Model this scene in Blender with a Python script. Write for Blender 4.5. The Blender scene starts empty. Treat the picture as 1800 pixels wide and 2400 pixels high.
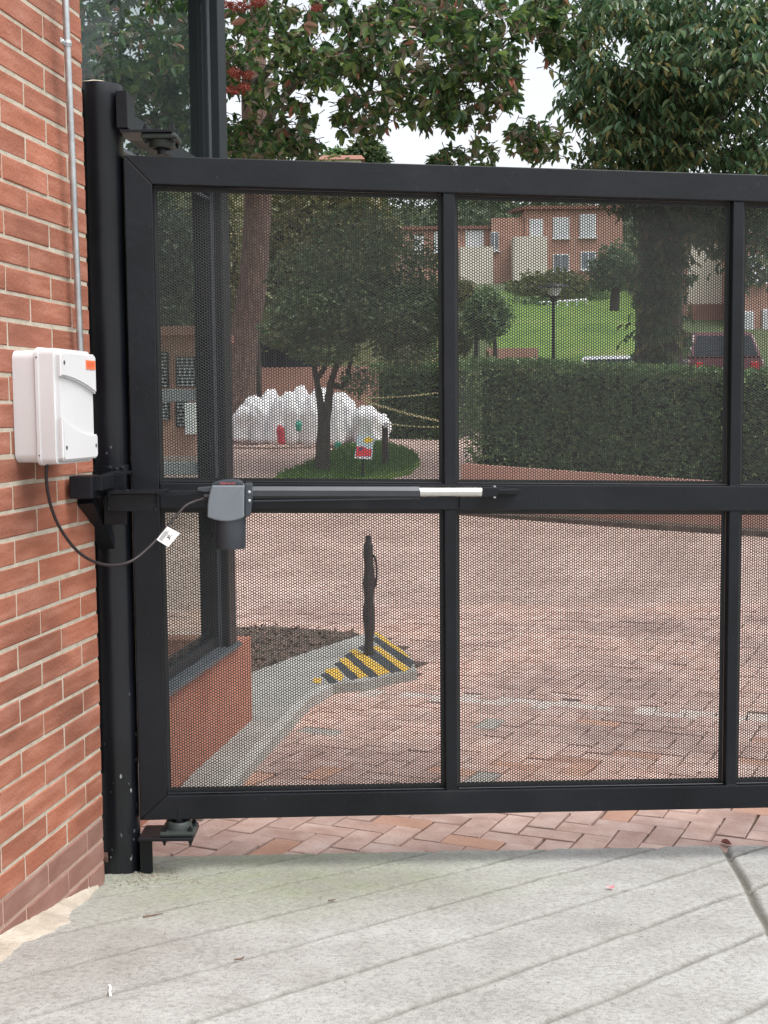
import bpy, bmesh, math, random
import numpy as np
from mathutils import Vector, Matrix, noise as mnoise
random.seed(7); RNG = np.random.default_rng(7)
S = bpy.context.scene
COL = S.collection
R = math.radians

# ------------------------------------------------------------------ camera
FPX, CH, ROLL = 2930.0, 1.36, 0.0092            # focal length in photo pixels (1800 x 2400), eye height
PITCH = math.atan((1200 - 961.4) / FPX)
cF = Vector((0, math.cos(PITCH), -math.sin(PITCH)))
cU0 = Vector((0, math.sin(PITCH), math.cos(PITCH))); cR0 = Vector((1, 0, 0))
cR = cR0 * math.cos(ROLL) - cU0 * math.sin(ROLL)
cU = cU0 * math.cos(ROLL) + cR0 * math.sin(ROLL)
CAM = Vector((0, 0, CH))
cd = bpy.data.cameras.new('camera'); cam = bpy.data.objects.new('camera', cd); COL.objects.link(cam)
cam.matrix_world = Matrix(((cR.x, cU.x, -cF.x, 0), (cR.y, cU.y, -cF.y, 0), (cR.z, cU.z, -cF.z, CH), (0, 0, 0, 1)))
cd.sensor_fit = 'VERTICAL'; cd.sensor_height = 36; cd.sensor_width = 27; cd.lens = FPX / 2400 * 36
cd.clip_start = 0.05; cd.clip_end = 3000
S.camera = cam

# ------------------------------------------------------------------ sky, sun, exposure
SUN_EL, SUN_AZ = 63, 124                        # degrees; azimuth clockwise from +Y
w = bpy.data.worlds.new('World'); S.world = w; w.use_nodes = True
nt = w.node_tree; nt.nodes.clear()
sky = nt.nodes.new('ShaderNodeTexSky'); sky.sky_type = 'NISHITA'; sky.sun_disc = False
sky.sun_elevation = R(SUN_EL); sky.sun_rotation = R(SUN_AZ); sky.dust_density = 4.0; sky.air_density = 1.0
hs = nt.nodes.new('ShaderNodeHueSaturation'); hs.inputs['Saturation'].default_value = 0.22
bg = nt.nodes.new('ShaderNodeBackground'); bg.inputs['Strength'].default_value = 0.15
wo = nt.nodes.new('ShaderNodeOutputWorld')
nt.links.new(sky.outputs[0], hs.inputs['Color']); nt.links.new(hs.outputs[0], bg.inputs['Color']); nt.links.new(bg.outputs[0], wo.inputs['Surface'])
sl = bpy.data.lights.new('sun', 'SUN'); sl.energy = 1.0; sl.angle = R(40); sl.color = (1.0, 0.965, 0.92)
so = bpy.data.objects.new('sun', sl); COL.objects.link(so)
sd = Vector((math.sin(R(SUN_AZ)) * math.cos(R(SUN_EL)), math.cos(R(SUN_AZ)) * math.cos(R(SUN_EL)), math.sin(R(SUN_EL))))
so.rotation_euler = sd.to_track_quat('Z', 'Y').to_euler(); so.location = sd * 20
S.view_settings.view_transform = 'Standard'; S.view_settings.look = 'None'
S.view_settings.exposure = 1.0; S.view_settings.gamma = 1.0

# ------------------------------------------------------------------ helpers
def ray(x, y): return cF * FPX + cR * (x - 900) + cU * (1200 - y)
def at(x, y, Y):
    d = ray(x, y); return CAM + d * (Y / d.y)
def onplane(x, y, P, n):
    d = ray(x, y); return CAM + d * ((P - CAM).dot(n) / d.dot(n))

def N(t, x): return t.nodes.new(x)
def ramp(t, stops):
    r = N(t, 'ShaderNodeValToRGB'); e = r.color_ramp.elements
    while len(e) < len(stops): e.new(0.5)
    for k, (p, c) in enumerate(stops):
        e[k].position = p; e[k].color = (*c, 1)
    return r
def base_mat(name):
    m = bpy.data.materials.new(name); m.use_nodes = True
    return m, m.node_tree, m.node_tree.nodes['Principled BSDF']
def pm(name, stops, scale=8, rough=0.5, metal=0.0, bump=0.0, bscale=60, stretch=(1, 1, 1), rnd=0.0, coat=0.0, detail=5,
       rvar=0.0, spec=0.5, coord='Object', bdist=0.01, speck=None, patch=0):
    """procedural principled material: noise -> colour ramp, per-object brightness jitter, fine bump, roughness variation"""
    m, t, b = base_mat(name); L = t.links
    tc = N(t, 'ShaderNodeTexCoord'); oi = N(t, 'ShaderNodeObjectInfo')
    mp = N(t, 'ShaderNodeMapping'); mp.inputs['Scale'].default_value = stretch
    ad = N(t, 'ShaderNodeVectorMath'); ad.operation = 'MULTIPLY_ADD'
    ad.inputs[1].default_value = (37, 17, 53)
    cmb = N(t, 'ShaderNodeCombineXYZ')
    for k in range(3): L.new(oi.outputs['Random'], cmb.inputs[k])
    L.new(cmb.outputs[0], ad.inputs[0]); L.new(tc.outputs[coord], ad.inputs[2])
    L.new(ad.outputs[0], mp.inputs['Vector'])
    nz = N(t, 'ShaderNodeTexNoise'); nz.inputs['Scale'].default_value = scale; nz.inputs['Detail'].default_value = detail
    L.new(mp.outputs[0], nz.inputs['Vector'])
    rp = ramp(t, stops); L.new(nz.outputs['Fac'], rp.inputs['Fac'])
    col = rp.outputs['Color']
    if speck:                                   # (scale, threshold, colour)
        n2 = N(t, 'ShaderNodeTexNoise'); n2.inputs['Scale'].default_value = speck[0]; n2.inputs['Detail'].default_value = 3
        L.new(ad.outputs[0], n2.inputs['Vector'])
        r2 = ramp(t, [(speck[1], (0, 0, 0)), (min(1, speck[1] + .06), (1, 1, 1))]); L.new(n2.outputs['Fac'], r2.inputs['Fac'])
        mx = N(t, 'ShaderNodeMixRGB'); mx.inputs['Color2'].default_value = (*speck[2], 1)
        L.new(r2.outputs['Color'], mx.inputs['Fac']); L.new(col, mx.inputs['Color1']); col = mx.outputs[0]
    if rnd:
        hv = N(t, 'ShaderNodeHueSaturation'); mr = N(t, 'ShaderNodeMapRange')
        mr.inputs['To Min'].default_value = 1 - rnd; mr.inputs['To Max'].default_value = 1 + rnd
        gi_ = N(t, 'ShaderNodeNewGeometry'); a1 = N(t, 'ShaderNodeMath'); a1.operation = 'ADD'; f1 = N(t, 'ShaderNodeMath'); f1.operation = 'FRACT'
        L.new(gi_.outputs['Random Per Island'], a1.inputs[0]); L.new(oi.outputs['Random'], a1.inputs[1]); L.new(a1.outputs[0], f1.inputs[0])
        L.new(f1.outputs[0], mr.inputs['Value']); L.new(mr.outputs[0], hv.inputs['Value']); L.new(col, hv.inputs['Color']); col = hv.outputs[0]
    if patch:                                   # broad worn and stained areas that run over many pieces
        ge_ = N(t, 'ShaderNodeNewGeometry'); n5 = N(t, 'ShaderNodeTexNoise'); n5.inputs['Scale'].default_value = patch; n5.inputs['Detail'].default_value = 4
        L.new(ge_.outputs['Position'], n5.inputs['Vector']); r5 = ramp(t, [(.36, (.74, .72, .73)), (.5, (1, 1, 1)), (.66, (1.13, 1.05, 1.0))]); L.new(n5.outputs['Fac'], r5.inputs['Fac'])
        m5 = N(t, 'ShaderNodeMixRGB'); m5.blend_type = 'MULTIPLY'; m5.inputs['Fac'].default_value = 1; L.new(col, m5.inputs['Color1']); L.new(r5.outputs[0], m5.inputs['Color2']); col = m5.outputs[0]
    L.new(col, b.inputs['Base Color'])
    b.inputs['Roughness'].default_value = rough; b.inputs['Metallic'].default_value = metal
    b.inputs['Specular IOR Level'].default_value = spec; b.inputs['Coat Weight'].default_value = coat
    if rvar:
        mr = N(t, 'ShaderNodeMapRange'); mr.inputs['To Min'].default_value = rough - rvar; mr.inputs['To Max'].default_value = rough + rvar
        L.new(nz.outputs['Fac'], mr.inputs['Value']); L.new(mr.outputs[0], b.inputs['Roughness'])
    if bump:
        n3 = N(t, 'ShaderNodeTexNoise'); n3.inputs['Scale'].default_value = bscale; n3.inputs['Detail'].default_value = 6
        L.new(ad.outputs[0], n3.inputs['Vector'])
        bp = N(t, 'ShaderNodeBump'); bp.inputs['Strength'].default_value = bump; bp.inputs['Distance'].default_value = bdist
        L.new(n3.outputs['Fac'], bp.inputs['Height']); L.new(bp.outputs[0], b.inputs['Normal'])
    return m
def leaf_mat(name, stops, rough=0.4, trans=0.3, spec=0.5):
    m, t, b = base_mat(name); L = t.links
    ge = N(t, 'ShaderNodeNewGeometry'); oi = N(t, 'ShaderNodeObjectInfo')
    ad = N(t, 'ShaderNodeMath'); ad.operation = 'ADD'; fr = N(t, 'ShaderNodeMath'); fr.operation = 'FRACT'
    L.new(ge.outputs['Random Per Island'], ad.inputs[0]); L.new(oi.outputs['Random'], ad.inputs[1]); L.new(ad.outputs[0], fr.inputs[0])
    rp = ramp(t, stops); L.new(fr.outputs[0], rp.inputs['Fac'])
    L.new(rp.outputs['Color'], b.inputs['Base Color']); b.inputs['Roughness'].default_value = rough
    b.inputs['Specular IOR Level'].default_value = spec
    tr = N(t, 'ShaderNodeBsdfTranslucent'); L.new(rp.outputs['Color'], tr.inputs['Color'])
    mx = N(t, 'ShaderNodeMixShader'); mx.inputs[0].default_value = trans
    L.new(b.outputs[0], mx.inputs[1]); L.new(tr.outputs[0], mx.inputs[2])
    L.new(mx.outputs[0], t.nodes['Material Output'].inputs['Surface'])
    return m
def glass_mat(name, tint=(.86, .885, .875), refl=0.12):
    m = bpy.data.materials.new(name); m.use_nodes = True; t = m.node_tree; t.nodes.clear(); L = t.links
    o = N(t, 'ShaderNodeOutputMaterial'); tr = N(t, 'ShaderNodeBsdfTransparent'); gl = N(t, 'ShaderNodeBsdfGlossy')
    tr.inputs[0].default_value = (*tint, 1); gl.inputs['Roughness'].default_value = 0.01; gl.inputs[0].default_value = (.9, .95, .95, 1)
    lw_ = N(t, 'ShaderNodeLayerWeight'); pw_ = N(t, 'ShaderNodeMath'); pw_.operation = 'POWER'; pw_.inputs[1].default_value = 4.5
    ma = N(t, 'ShaderNodeMath'); ma.operation = 'MULTIPLY_ADD'; ma.inputs[1].default_value = .07; ma.inputs[2].default_value = .02
    L.new(lw_.outputs['Facing'], pw_.inputs[0]); L.new(pw_.outputs[0], ma.inputs[0])
    mx = N(t, 'ShaderNodeMixShader'); L.new(ma.outputs[0], mx.inputs[0]); L.new(tr.outputs[0], mx.inputs[1]); L.new(gl.outputs[0], mx.inputs[2])
    L.new(mx.outputs[0], o.inputs['Surface']); return m

def link(o, parent=None):
    COL.objects.link(o)
    if parent is not None: o.parent = parent
    return o
def tag(o, label=None, cat=None, group=None, kind=None):
    if label: o['label'] = label
    if cat: o['category'] = cat
    if group: o['group'] = group
    if kind: o['kind'] = kind
    return o
def thing(name, label, cat, loc=(0, 0, 0), rz=0.0, group=None):
    o = bpy.data.objects.new(name, None); o.empty_display_size = .1; link(o)
    o.location = loc; o.rotation_euler = (0, 0, rz)
    return tag(o, label, cat, group)
def mesh_obj(name, verts, faces, mat, parent=None, smooth=False):
    me = bpy.data.meshes.new(name); me.from_pydata([tuple(v) for v in verts], [], faces); me.validate(); me.update()
    me.materials.append(mat)
    if smooth:
        for p in me.polygons: p.use_smooth = True
    return link(bpy.data.objects.new(name, me), parent)
def bm_obj(name, bm, mat, parent=None, smooth=False, angle=None):
    bmesh.ops.recalc_face_normals(bm, faces=bm.faces)
    me = bpy.data.meshes.new(name); bm.to_mesh(me); bm.free(); me.materials.append(mat)
    if smooth:
        for p in me.polygons: p.use_smooth = True
        if angle is not None: me.set_sharp_from_angle(angle=angle)
    return link(bpy.data.objects.new(name, me), parent)
def bm_box(bm, lo, hi, bevel=0.0, seg=1):
    m = Matrix.Translation([(a + b) / 2 for a, b in zip(lo, hi)]) @ Matrix.Diagonal((*[b - a for a, b in zip(lo, hi)], 1))
    g = bmesh.ops.create_cube(bm, size=1, matrix=m)
    if bevel:
        es = list({e for v in g['verts'] for e in v.link_edges})
        bmesh.ops.bevel(bm, geom=es, offset=bevel, segments=seg, affect='EDGES', profile=.6)
def box(name, lo, hi, mat, parent=None, bevel=0.0, seg=1):
    bm = bmesh.new(); bm_box(bm, lo, hi, bevel, seg); return bm_obj(name, bm, mat, parent)
def prism(name, poly, y0, y1, mat, parent=None, bevel=0.0, seg=1, shear=0.0, axes='xz', smooth=False):
    """polygon in (x,z) extruded from y0 to y1"""
    bm = bmesh.new()
    f = bm.faces.new([bm.verts.new((p[0], y0, p[1])) for p in poly])
    r = bmesh.ops.extrude_face_region(bm, geom=[f])
    bmesh.ops.translate(bm, verts=[v for v in r['geom'] if isinstance(v, bmesh.types.BMVert)], vec=(0, y1 - y0, 0))
    if bevel: bmesh.ops.bevel(bm, geom=list(bm.edges), offset=bevel, segments=seg, affect='EDGES', profile=.6)
    if shear:
        for v in bm.verts: v.co.z -= shear * v.co.x
    return bm_obj(name, bm, mat, parent, smooth, R(35) if smooth else None)
def tube_bm(bm, pts, rads, n=10, cap=True, squash=None):
    pts = [Vector(p) for p in pts]
    if not hasattr(rads, '__len__'): rads = [rads] * len(pts)
    rings = []; up = None
    for i, p in enumerate(pts):
        d = (pts[min(i + 1, len(pts) - 1)] - pts[max(i - 1, 0)]).normalized()
        if up is None: up = d.orthogonal().normalized()
        up = (up - d * up.dot(d)).normalized(); sd_ = d.cross(up)
        rings.append([bm.verts.new(p + (up * math.cos(2 * math.pi * k / n) + sd_ * math.sin(2 * math.pi * k / n)) * rads[i]) for k in range(n)])
    for a, b in zip(rings, rings[1:]):
        for k in range(n): bm.faces.new((a[k], a[(k + 1) % n], b[(k + 1) % n], b[k]))
    if cap: bm.faces.new(rings[0][::-1]); bm.faces.new(rings[-1])
def tube(name, pts, rads, mat, parent=None, n=10, cap=True, smooth=True):
    bm = bmesh.new(); tube_bm(bm, pts, rads, n, cap); return bm_obj(name, bm, mat, parent, smooth, R(40) if smooth else None)
def lathe(name, prof, mat, parent=None, n=24, loc=(0, 0, 0), jitter=0):
    bm = bmesh.new(); rings = []
    for (r, z) in prof:
        rings.append([bm.verts.new((r * math.cos(2 * math.pi * k / n) * (1 + jitter * mnoise.noise((math.cos(2*math.pi*k/n)*1.3, math.sin(2*math.pi*k/n)*1.3, z * 9))),
                                    r * math.sin(2 * math.pi * k / n) * (1 + jitter * mnoise.noise((math.cos(2*math.pi*k/n)*1.3, math.sin(2*math.pi*k/n)*1.3, z * 9 + 5))), z)) for k in range(n)])
    for a, b in zip(rings, rings[1:]):
        for k in range(n): bm.faces.new((a[k], a[(k + 1) % n], b[(k + 1) % n], b[k]))
    bm.faces.new(rings[0][::-1]); bm.faces.new(rings[-1])
    o = bm_obj(name, bm, mat, parent, True, R(35)); o.location = loc; return o
def spline(pts, n=10):
    pts = [Vector(p) for p in pts]; out = []
    for i in range(len(pts) - 1):
        p0, p1, p2, p3 = pts[max(i - 1, 0)], pts[i], pts[i + 1], pts[min(i + 2, len(pts) - 1)]
        for k in range(n):
            t = k / n
            out.append(0.5 * ((2 * p1) + (-p0 + p2) * t + (2 * p0 - 5 * p1 + 4 * p2 - p3) * t * t + (-p0 + 3 * p1 - 3 * p2 + p3) * t ** 3))
    return out + [pts[-1]]
def big_mesh(name, V, Fv, mat, parent=None, smooth=False, quads=False):
    """numpy arrays -> mesh (triangles or quads)"""
    k = Fv.shape[1]
    me = bpy.data.meshes.new(name); me.vertices.add(len(V)); me.vertices.foreach_set('co', V.astype(np.float32).ravel())
    me.loops.add(Fv.size); me.loops.foreach_set('vertex_index', Fv.astype(np.int32).ravel())
    me.polygons.add(len(Fv)); me.polygons.foreach_set('loop_start', np.arange(0, Fv.size, k, dtype=np.int32))
    me.polygons.foreach_set('loop_total', np.full(len(Fv), k, dtype=np.int32))
    if smooth: me.polygons.foreach_set('use_smooth', np.ones(len(Fv), dtype=bool))
    me.update(calc_edges=True); me.validate(); me.materials.append(mat)
    return link(bpy.data.objects.new(name, me), parent)

# ------------------------------------------------------------------ materials
M = {}
M['brick'] = pm('wall_brick', [(.25, (.235, .078, .044)), (.5, (.30, .108, .064)), (.75, (.385, .168, .115))], scale=7, stretch=(.9, 1, 5.0), rough=.8, bump=.5, bscale=120, rnd=.10, patch=2.2, bdist=.005, speck=(150, .68, (.20, .075, .05)))
M['brick_dusty'] = pm('wall_brick_dusty', [(.3, (.19, .09, .068)), (.55, (.235, .12, .095)), (.75, (.29, .17, .14))], scale=7, stretch=(1, 1, 2.5), rough=.88, bump=.25, bscale=120, rnd=.05, bdist=.004)
M['mortar'] = pm('mortar', [(.3, (.37, .325, .255)), (.7, (.49, .44, .36))], scale=30, rough=.95, bump=.5, bscale=160, bdist=.004)
M['mortar_dusty'] = pm('mortar_dusty', [(.3, (.33, .22, .18)), (.7, (.42, .29, .24))], scale=25, rough=.95, bump=.5, bscale=160, bdist=.004)
M['black'] = pm('black_paint', [(.3, (.0045, .0055, .008)), (.62, (.009, .0105, .0145)), (.78, (.018, .019, .022))], scale=4, detail=9, rough=.36, rvar=.14, bump=.10, bscale=34, spec=.32, speck=(140, .70, (.045, .046, .05)))
M['post'] = pm('post_paint', [(.3, (.006, .007, .010)), (.7, (.011, .0125, .018))], scale=5, rough=.33, rvar=.1, bump=.10, bscale=22, spec=.5, speck=(26, .755, (.25, .27, .26)))
M['sheet'] = pm('sheet_paint', [(.3, (.017, .018, .019)), (.7, (.024, .025, .026))], scale=10, rough=.48, spec=.4)
M['rust'] = pm('rust', [(.3, (.05, .025, .018)), (.7, (.12, .06, .04))], scale=40, rough=.85, bump=.5, bscale=120)
M['galv'] = pm('galvanised', [(.3, (.42, .44, .46)), (.7, (.58, .6, .62))], scale=24, rough=.38, rvar=.1, metal=.85, bump=.05, bscale=80)
M['chrome'] = pm('polished_rod', [(.3, (.72, .7, .67)), (.7, (.78, .76, .73))], scale=8, rough=.22, metal=1.0)
M['alu_dark'] = pm('anodised_tube', [(.3, (.055, .06, .067)), (.7, (.068, .074, .082))], scale=8, rough=.32, metal=.55)
M['motor'] = pm('motor_plastic', [(.3, (.15, .175, .197)), (.7, (.17, .198, .222))], scale=14, rough=.48, bump=.08, bscale=400, bdist=.001)
M['motor_dark'] = pm('motor_dark', [(.3, (.036, .044, .055)), (.7, (.044, .053, .065))], scale=14, rough=.45)
M['red_print'] = pm('red_print', [(.3, (.62, .12, .13)), (.7, (.66, .14, .15))], rough=.5)
M['white_plastic'] = pm('white_plastic', [(.3, (.62, .62, .635)), (.7, (.66, .66, .672))], scale=5, rough=.42, bump=.02, bscale=60, speck=(9, .72, (.57, .57, .57)))
M['orange'] = pm('orange_sticker', [(.35, (.78, .17, .065)), (.65, (.82, .21, .09))], scale=40, rough=.4)
M['orange_dark'] = pm('orange_print', [(.35, (.66, .11, .05)), (.65, (.7, .13, .06))], scale=40, rough=.4)
M['cable'] = pm('cable', [(.3, (.022, .016, .018)), (.7, (.032, .024, .026))], rough=.5)
M['paper'] = pm('tag_paper', [(.3, (.72, .72, .71)), (.7, (.8, .8, .79))], rough=.7)
M['ink'] = pm('ink', [(.3, (.06, .06, .06)), (.7, (.1, .1, .1))], rough=.8)
M['flange'] = pm('cast_flange', [(.3, (.022, .030, .028)), (.7, (.035, .045, .042))], scale=20, rough=.5, bump=.15, bscale=200, bdist=.002)
M['cement'] = pm('cement_patch', [(.3, (.36, .315, .255)), (.55, (.46, .41, .34)), (.75, (.53, .48, .41))], scale=14, rough=.95, bump=.7, bscale=70)
M['sidewalk'] = pm('sidewalk_concrete', [(.3, (.27, .262, .24)), (.7, (.37, .362, .335))], scale=5, rough=.9, bump=.3, bscale=60)
M['kerb'] = pm('kerb_concrete', [(.3, (.36, .352, .325)), (.7, (.46, .452, .42))], scale=6, rough=.9, bump=.3, bscale=60)
M['paver'] = pm('clay_paver', [(.25, (.40, .255, .21)), (.5, (.505, .352, .30)), (.75, (.60, .46, .41))], scale=9, rough=.88, bump=.6, bscale=60, rnd=.10, patch=1.1, bdist=.006, speck=(60, .70, (.22, .15, .12)))
M['paver_grey'] = pm('grey_paver', [(.3, (.30, .28, .25)), (.7, (.40, .37, .33))], scale=9, rough=.9, bump=.4, bscale=60, rnd=.1)
M['paver_orange'] = pm('orange_paver', [(.3, (.41, .23, .165)), (.7, (.5, .30, .22))], scale=7, rough=.85, bump=.4, bscale=55, rnd=.12)
M['joint'] = pm('joint_sand', [(.3, (.055, .037, .03)), (.7, (.12, .085, .068))], scale=22, rough=1.0, bump=.5, bscale=90)
M['soil'] = pm('soil', [(.3, (.06, .045, .033)), (.7, (.15, .11, .085))], scale=9, rough=1.0, bump=.8, bscale=40)
M['yellow'] = pm('yellow_paint', [(.3, (.55, .33, .035)), (.7, (.68, .42, .06))], scale=14, rough=.7)
M['blackroad'] = pm('black_road_paint', [(.3, (.03, .035, .04)), (.7, (.05, .055, .06))], scale=14, rough=.7)
M['whiteline'] = pm('pale_band', [(.3, (.48, .39, .345)), (.7, (.6, .52, .475))], scale=9, rough=.9, bump=.3, bscale=60)
M['bollard'] = pm('bollard_wrap', [(.3, (.014, .010, .011)), (.7, (.03, .022, .023))], scale=16, rough=.55, bump=.4, bscale=40)
M['booth_wall'] = pm('booth_wall', [(.3, (.36, .135, .085)), (.7, (.44, .185, .125))], scale=6, rough=.85, bump=.2, bscale=90)
M['frame_blue'] = pm('aluminium_black', [(.3, (.007, .010, .013)), (.7, (.011, .014, .018))], scale=6, rough=.45, spec=.3)
M['frame_grey'] = pm('aluminium_grey', [(.3, (.07, .082, .095)), (.7, (.085, .098, .112))], scale=6, rough=.4)
M['glass'] = glass_mat('booth_glass')
M['bark'] = pm('bark_red', [(.25, (.06, .036, .029)), (.5, (.12, .073, .057)), (.75, (.21, .14, .108))], scale=9, stretch=(3, 3, .5), rough=.95, bump=1.0, bscale=22, bdist=.03)
M['bark_dark'] = pm('bark_dark', [(.3, (.03, .026, .022)), (.7, (.075, .062, .05))], scale=12, stretch=(2, 2, .5), rough=.95, bump=.9, bscale=26, bdist=.03)
M['leafA'] = leaf_mat('leaf_flowering', [(0, (.045, .105, .035)), (.25, (.07, .15, .045)), (.45, (.05, .10, .052)), (.6, (.13, .215, .055)), (.74, (.19, .26, .07)), (.85, (.17, .15, .105)), (.955, (.28, .25, .19)), (.998, (.42, .15, .10))], rough=.4, trans=.4)
M['leafC'] = leaf_mat('leaf_right', [(0, (.048, .105, .056)), (.3, (.066, .142, .068)), (.6, (.095, .178, .082)), (.84, (.155, .22, .10)), (.95, (.28, .255, .10))], rough=.34, trans=.42)
M['leafB'] = leaf_mat('leaf_round', [(0, (.055, .108, .042)), (.5, (.085, .15, .058)), (.85, (.135, .2, .08)), (.94, (.24, .27, .14))], rough=.4)
M['leafH'] = leaf_mat('leaf_hedge', [(0, (.055, .125, .042)), (.4, (.092, .185, .06)), (.8, (.155, .25, .085)), (.93, (.28, .36, .16))], rough=.35)
M['leafO'] = leaf_mat('leaf_ochre', [(0, (.10, .115, .04)), (.4, (.17, .165, .06)), (.7, (.13, .165, .055)), (.9, (.27, .22, .10))], rough=.5)
M['leafF'] = leaf_mat('leaf_far', [(0, (.03, .06, .025)), (.5, (.06, .10, .04)), (.9, (.11, .15, .06))], rough=.5)
M['leafY'] = leaf_mat('leaf_lime', [(0, (.075, .11, .03)), (.6, (.13, .165, .045)), (.9, (.2, .21, .07))], rough=.5)
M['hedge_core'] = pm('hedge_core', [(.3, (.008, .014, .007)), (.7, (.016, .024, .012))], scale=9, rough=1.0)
M['flower'] = leaf_mat('flower_red', [(0, (.20, .035, .025)), (.5, (.30, .06, .04)), (.9, (.26, .09, .06))], rough=.6, trans=.2)
M['grass'] = leaf_mat('grass_blade', [(0, (.06, .15, .025)), (.5, (.09, .21, .035)), (.9, (.13, .26, .05))], rough=.5, trans=.35)
M['lawn'] = pm('lawn', [(.3, (.085, .165, .03)), (.55, (.13, .22, .042)), (.8, (.20, .215, .075))], scale=.9, rough=1.0, bump=.6, bscale=14, coord='Object')
M['dry'] = pm('dry_slope', [(.3, (.06, .075, .028)), (.55, (.10, .10, .04)), (.8, (.15, .125, .06))], scale=.6, rough=1.0, bump=.6, bscale=9)
M['terrain'] = pm('terrain', [(.3, (.05, .08, .03)), (.6, (.09, .12, .045)), (.8, (.15, .14, .07))], scale=.25, rough=1.0)
M['housebrick'] = pm('house_brick', [(.3, (.41, .22, .165)), (.7, (.5, .29, .225))], scale=1.5, rough=.9, rnd=.06)
M['cream'] = pm('cream_render', [(.3, (.68, .62, .53)), (.7, (.76, .71, .62))], scale=1.0, rough=.9)
M['rooftile'] = pm('roof_tile', [(.3, (.22, .10, .075)), (.7, (.30, .14, .10))], scale=3, rough=.9, bump=.4, bscale=12)
M['winwhite'] = pm('window_white', [(.3, (.68, .70, .72)), (.7, (.76, .78, .8))], rough=.6)
M['pane'] = pm('window_pane', [(.3, (.10, .12, .14)), (.7, (.2, .23, .26))], scale=2, rough=.12)
M['curtain'] = pm('curtain', [(.3, (.55, .57, .6)), (.7, (.68, .7, .72))], scale=3, stretch=(6, 1, .3), rough=.3)
M['blind'] = pm('blind_slat', [(.3, (.33, .37, .4)), (.7, (.45, .49, .52))], rough=.5)
M['ledge'] = pm('ledge_stone', [(.3, (.36, .38, .39)), (.7, (.45, .47, .48))], scale=7, rough=.7)
M['bag'] = pm('bag_white', [(.3, (.82, .83, .85)), (.7, (.9, .9, .91))], scale=6, rough=.4, bump=.5, bscale=9, bdist=.05, rnd=.05, spec=.6)
M['bag_red'] = pm('bag_red', [(.3, (.55, .03, .06)), (.7, (.65, .06, .09))], scale=6, rough=.35, bump=.5, bscale=14, bdist=.03)
M['bag_green'] = pm('bag_green', [(.3, (.02, .30, .2)), (.7, (.05, .4, .28))], scale=6, rough=.35, bump=.5, bscale=14, bdist=.03)
M['tape'] = pm('caution_tape', [(.3, (.72, .62, .28)), (.7, (.8, .72, .42))], rough=.5)
M['sign_blue'] = pm('sign_pale_blue', [(.3, (.45, .62, .68)), (.7, (.55, .7, .75))], rough=.4)
M['sign_yellow'] = pm('sign_yellow', [(.3, (.78, .55, .03)), (.7, (.82, .6, .05))], rough=.4)
M['sign_red'] = pm('sign_red', [(.3, (.62, .03, .05)), (.7, (.7, .05, .07))], rough=.4)
M['sign_white'] = pm('sign_white', [(.3, (.7, .72, .74)), (.7, (.78, .8, .82))], rough=.4)
M['sign_navy'] = pm('sign_navy', [(.3, (.05, .04, .13)), (.7, (.09, .06, .18))], rough=.4)
M['carred'] = pm('car_red', [(.3, (.085, .004, .012)), (.7, (.105, .006, .016))], rough=.3, coat=.3)
M['carwhite'] = pm('car_white', [(.3, (.7, .72, .74)), (.7, (.76, .78, .8))], rough=.25, coat=.6)
M['carglass'] = pm('car_glass', [(.3, (.012, .018, .026)), (.7, (.02, .028, .038))], rough=.12, spec=.22)
M['tyre'] = pm('tyre', [(.3, (.015, .015, .015)), (.7, (.025, .025, .025))], rough=.9)
M['tail'] = pm('tail_light', [(.3, (.4, .01, .01)), (.7, (.5, .02, .02))], rough=.2)
M['lampglass'] = pm('lamp_globe', [(.3, (.6, .6, .58)), (.7, (.7, .7, .68))], rough=.4)
M['paintgap'] = pm('bare_primer', [(.3, (.18, .19, .18)), (.7, (.28, .29, .27))], scale=60, rough=.8)
M['twig'] = pm('twig', [(.3, (.10, .06, .045)), (.7, (.2, .13, .1))], rough=.9)
M['petal'] = pm('petal', [(.3, (.55, .16, .2)), (.7, (.68, .3, .32))], rough=.6)
M['deadleaf'] = pm('dead_leaf', [(.3, (.14, .03, .025)), (.7, (.24, .06, .05))], rough=.7)
M['chip'] = pm('chips', [(.3, (.16, .13, .10)), (.7, (.36, .33, .28))], scale=30, rough=.9)
M['whitebit'] = pm('white_scrap', [(.3, (.75, .75, .74)), (.7, (.8, .8, .79))], rough=.7)

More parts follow.
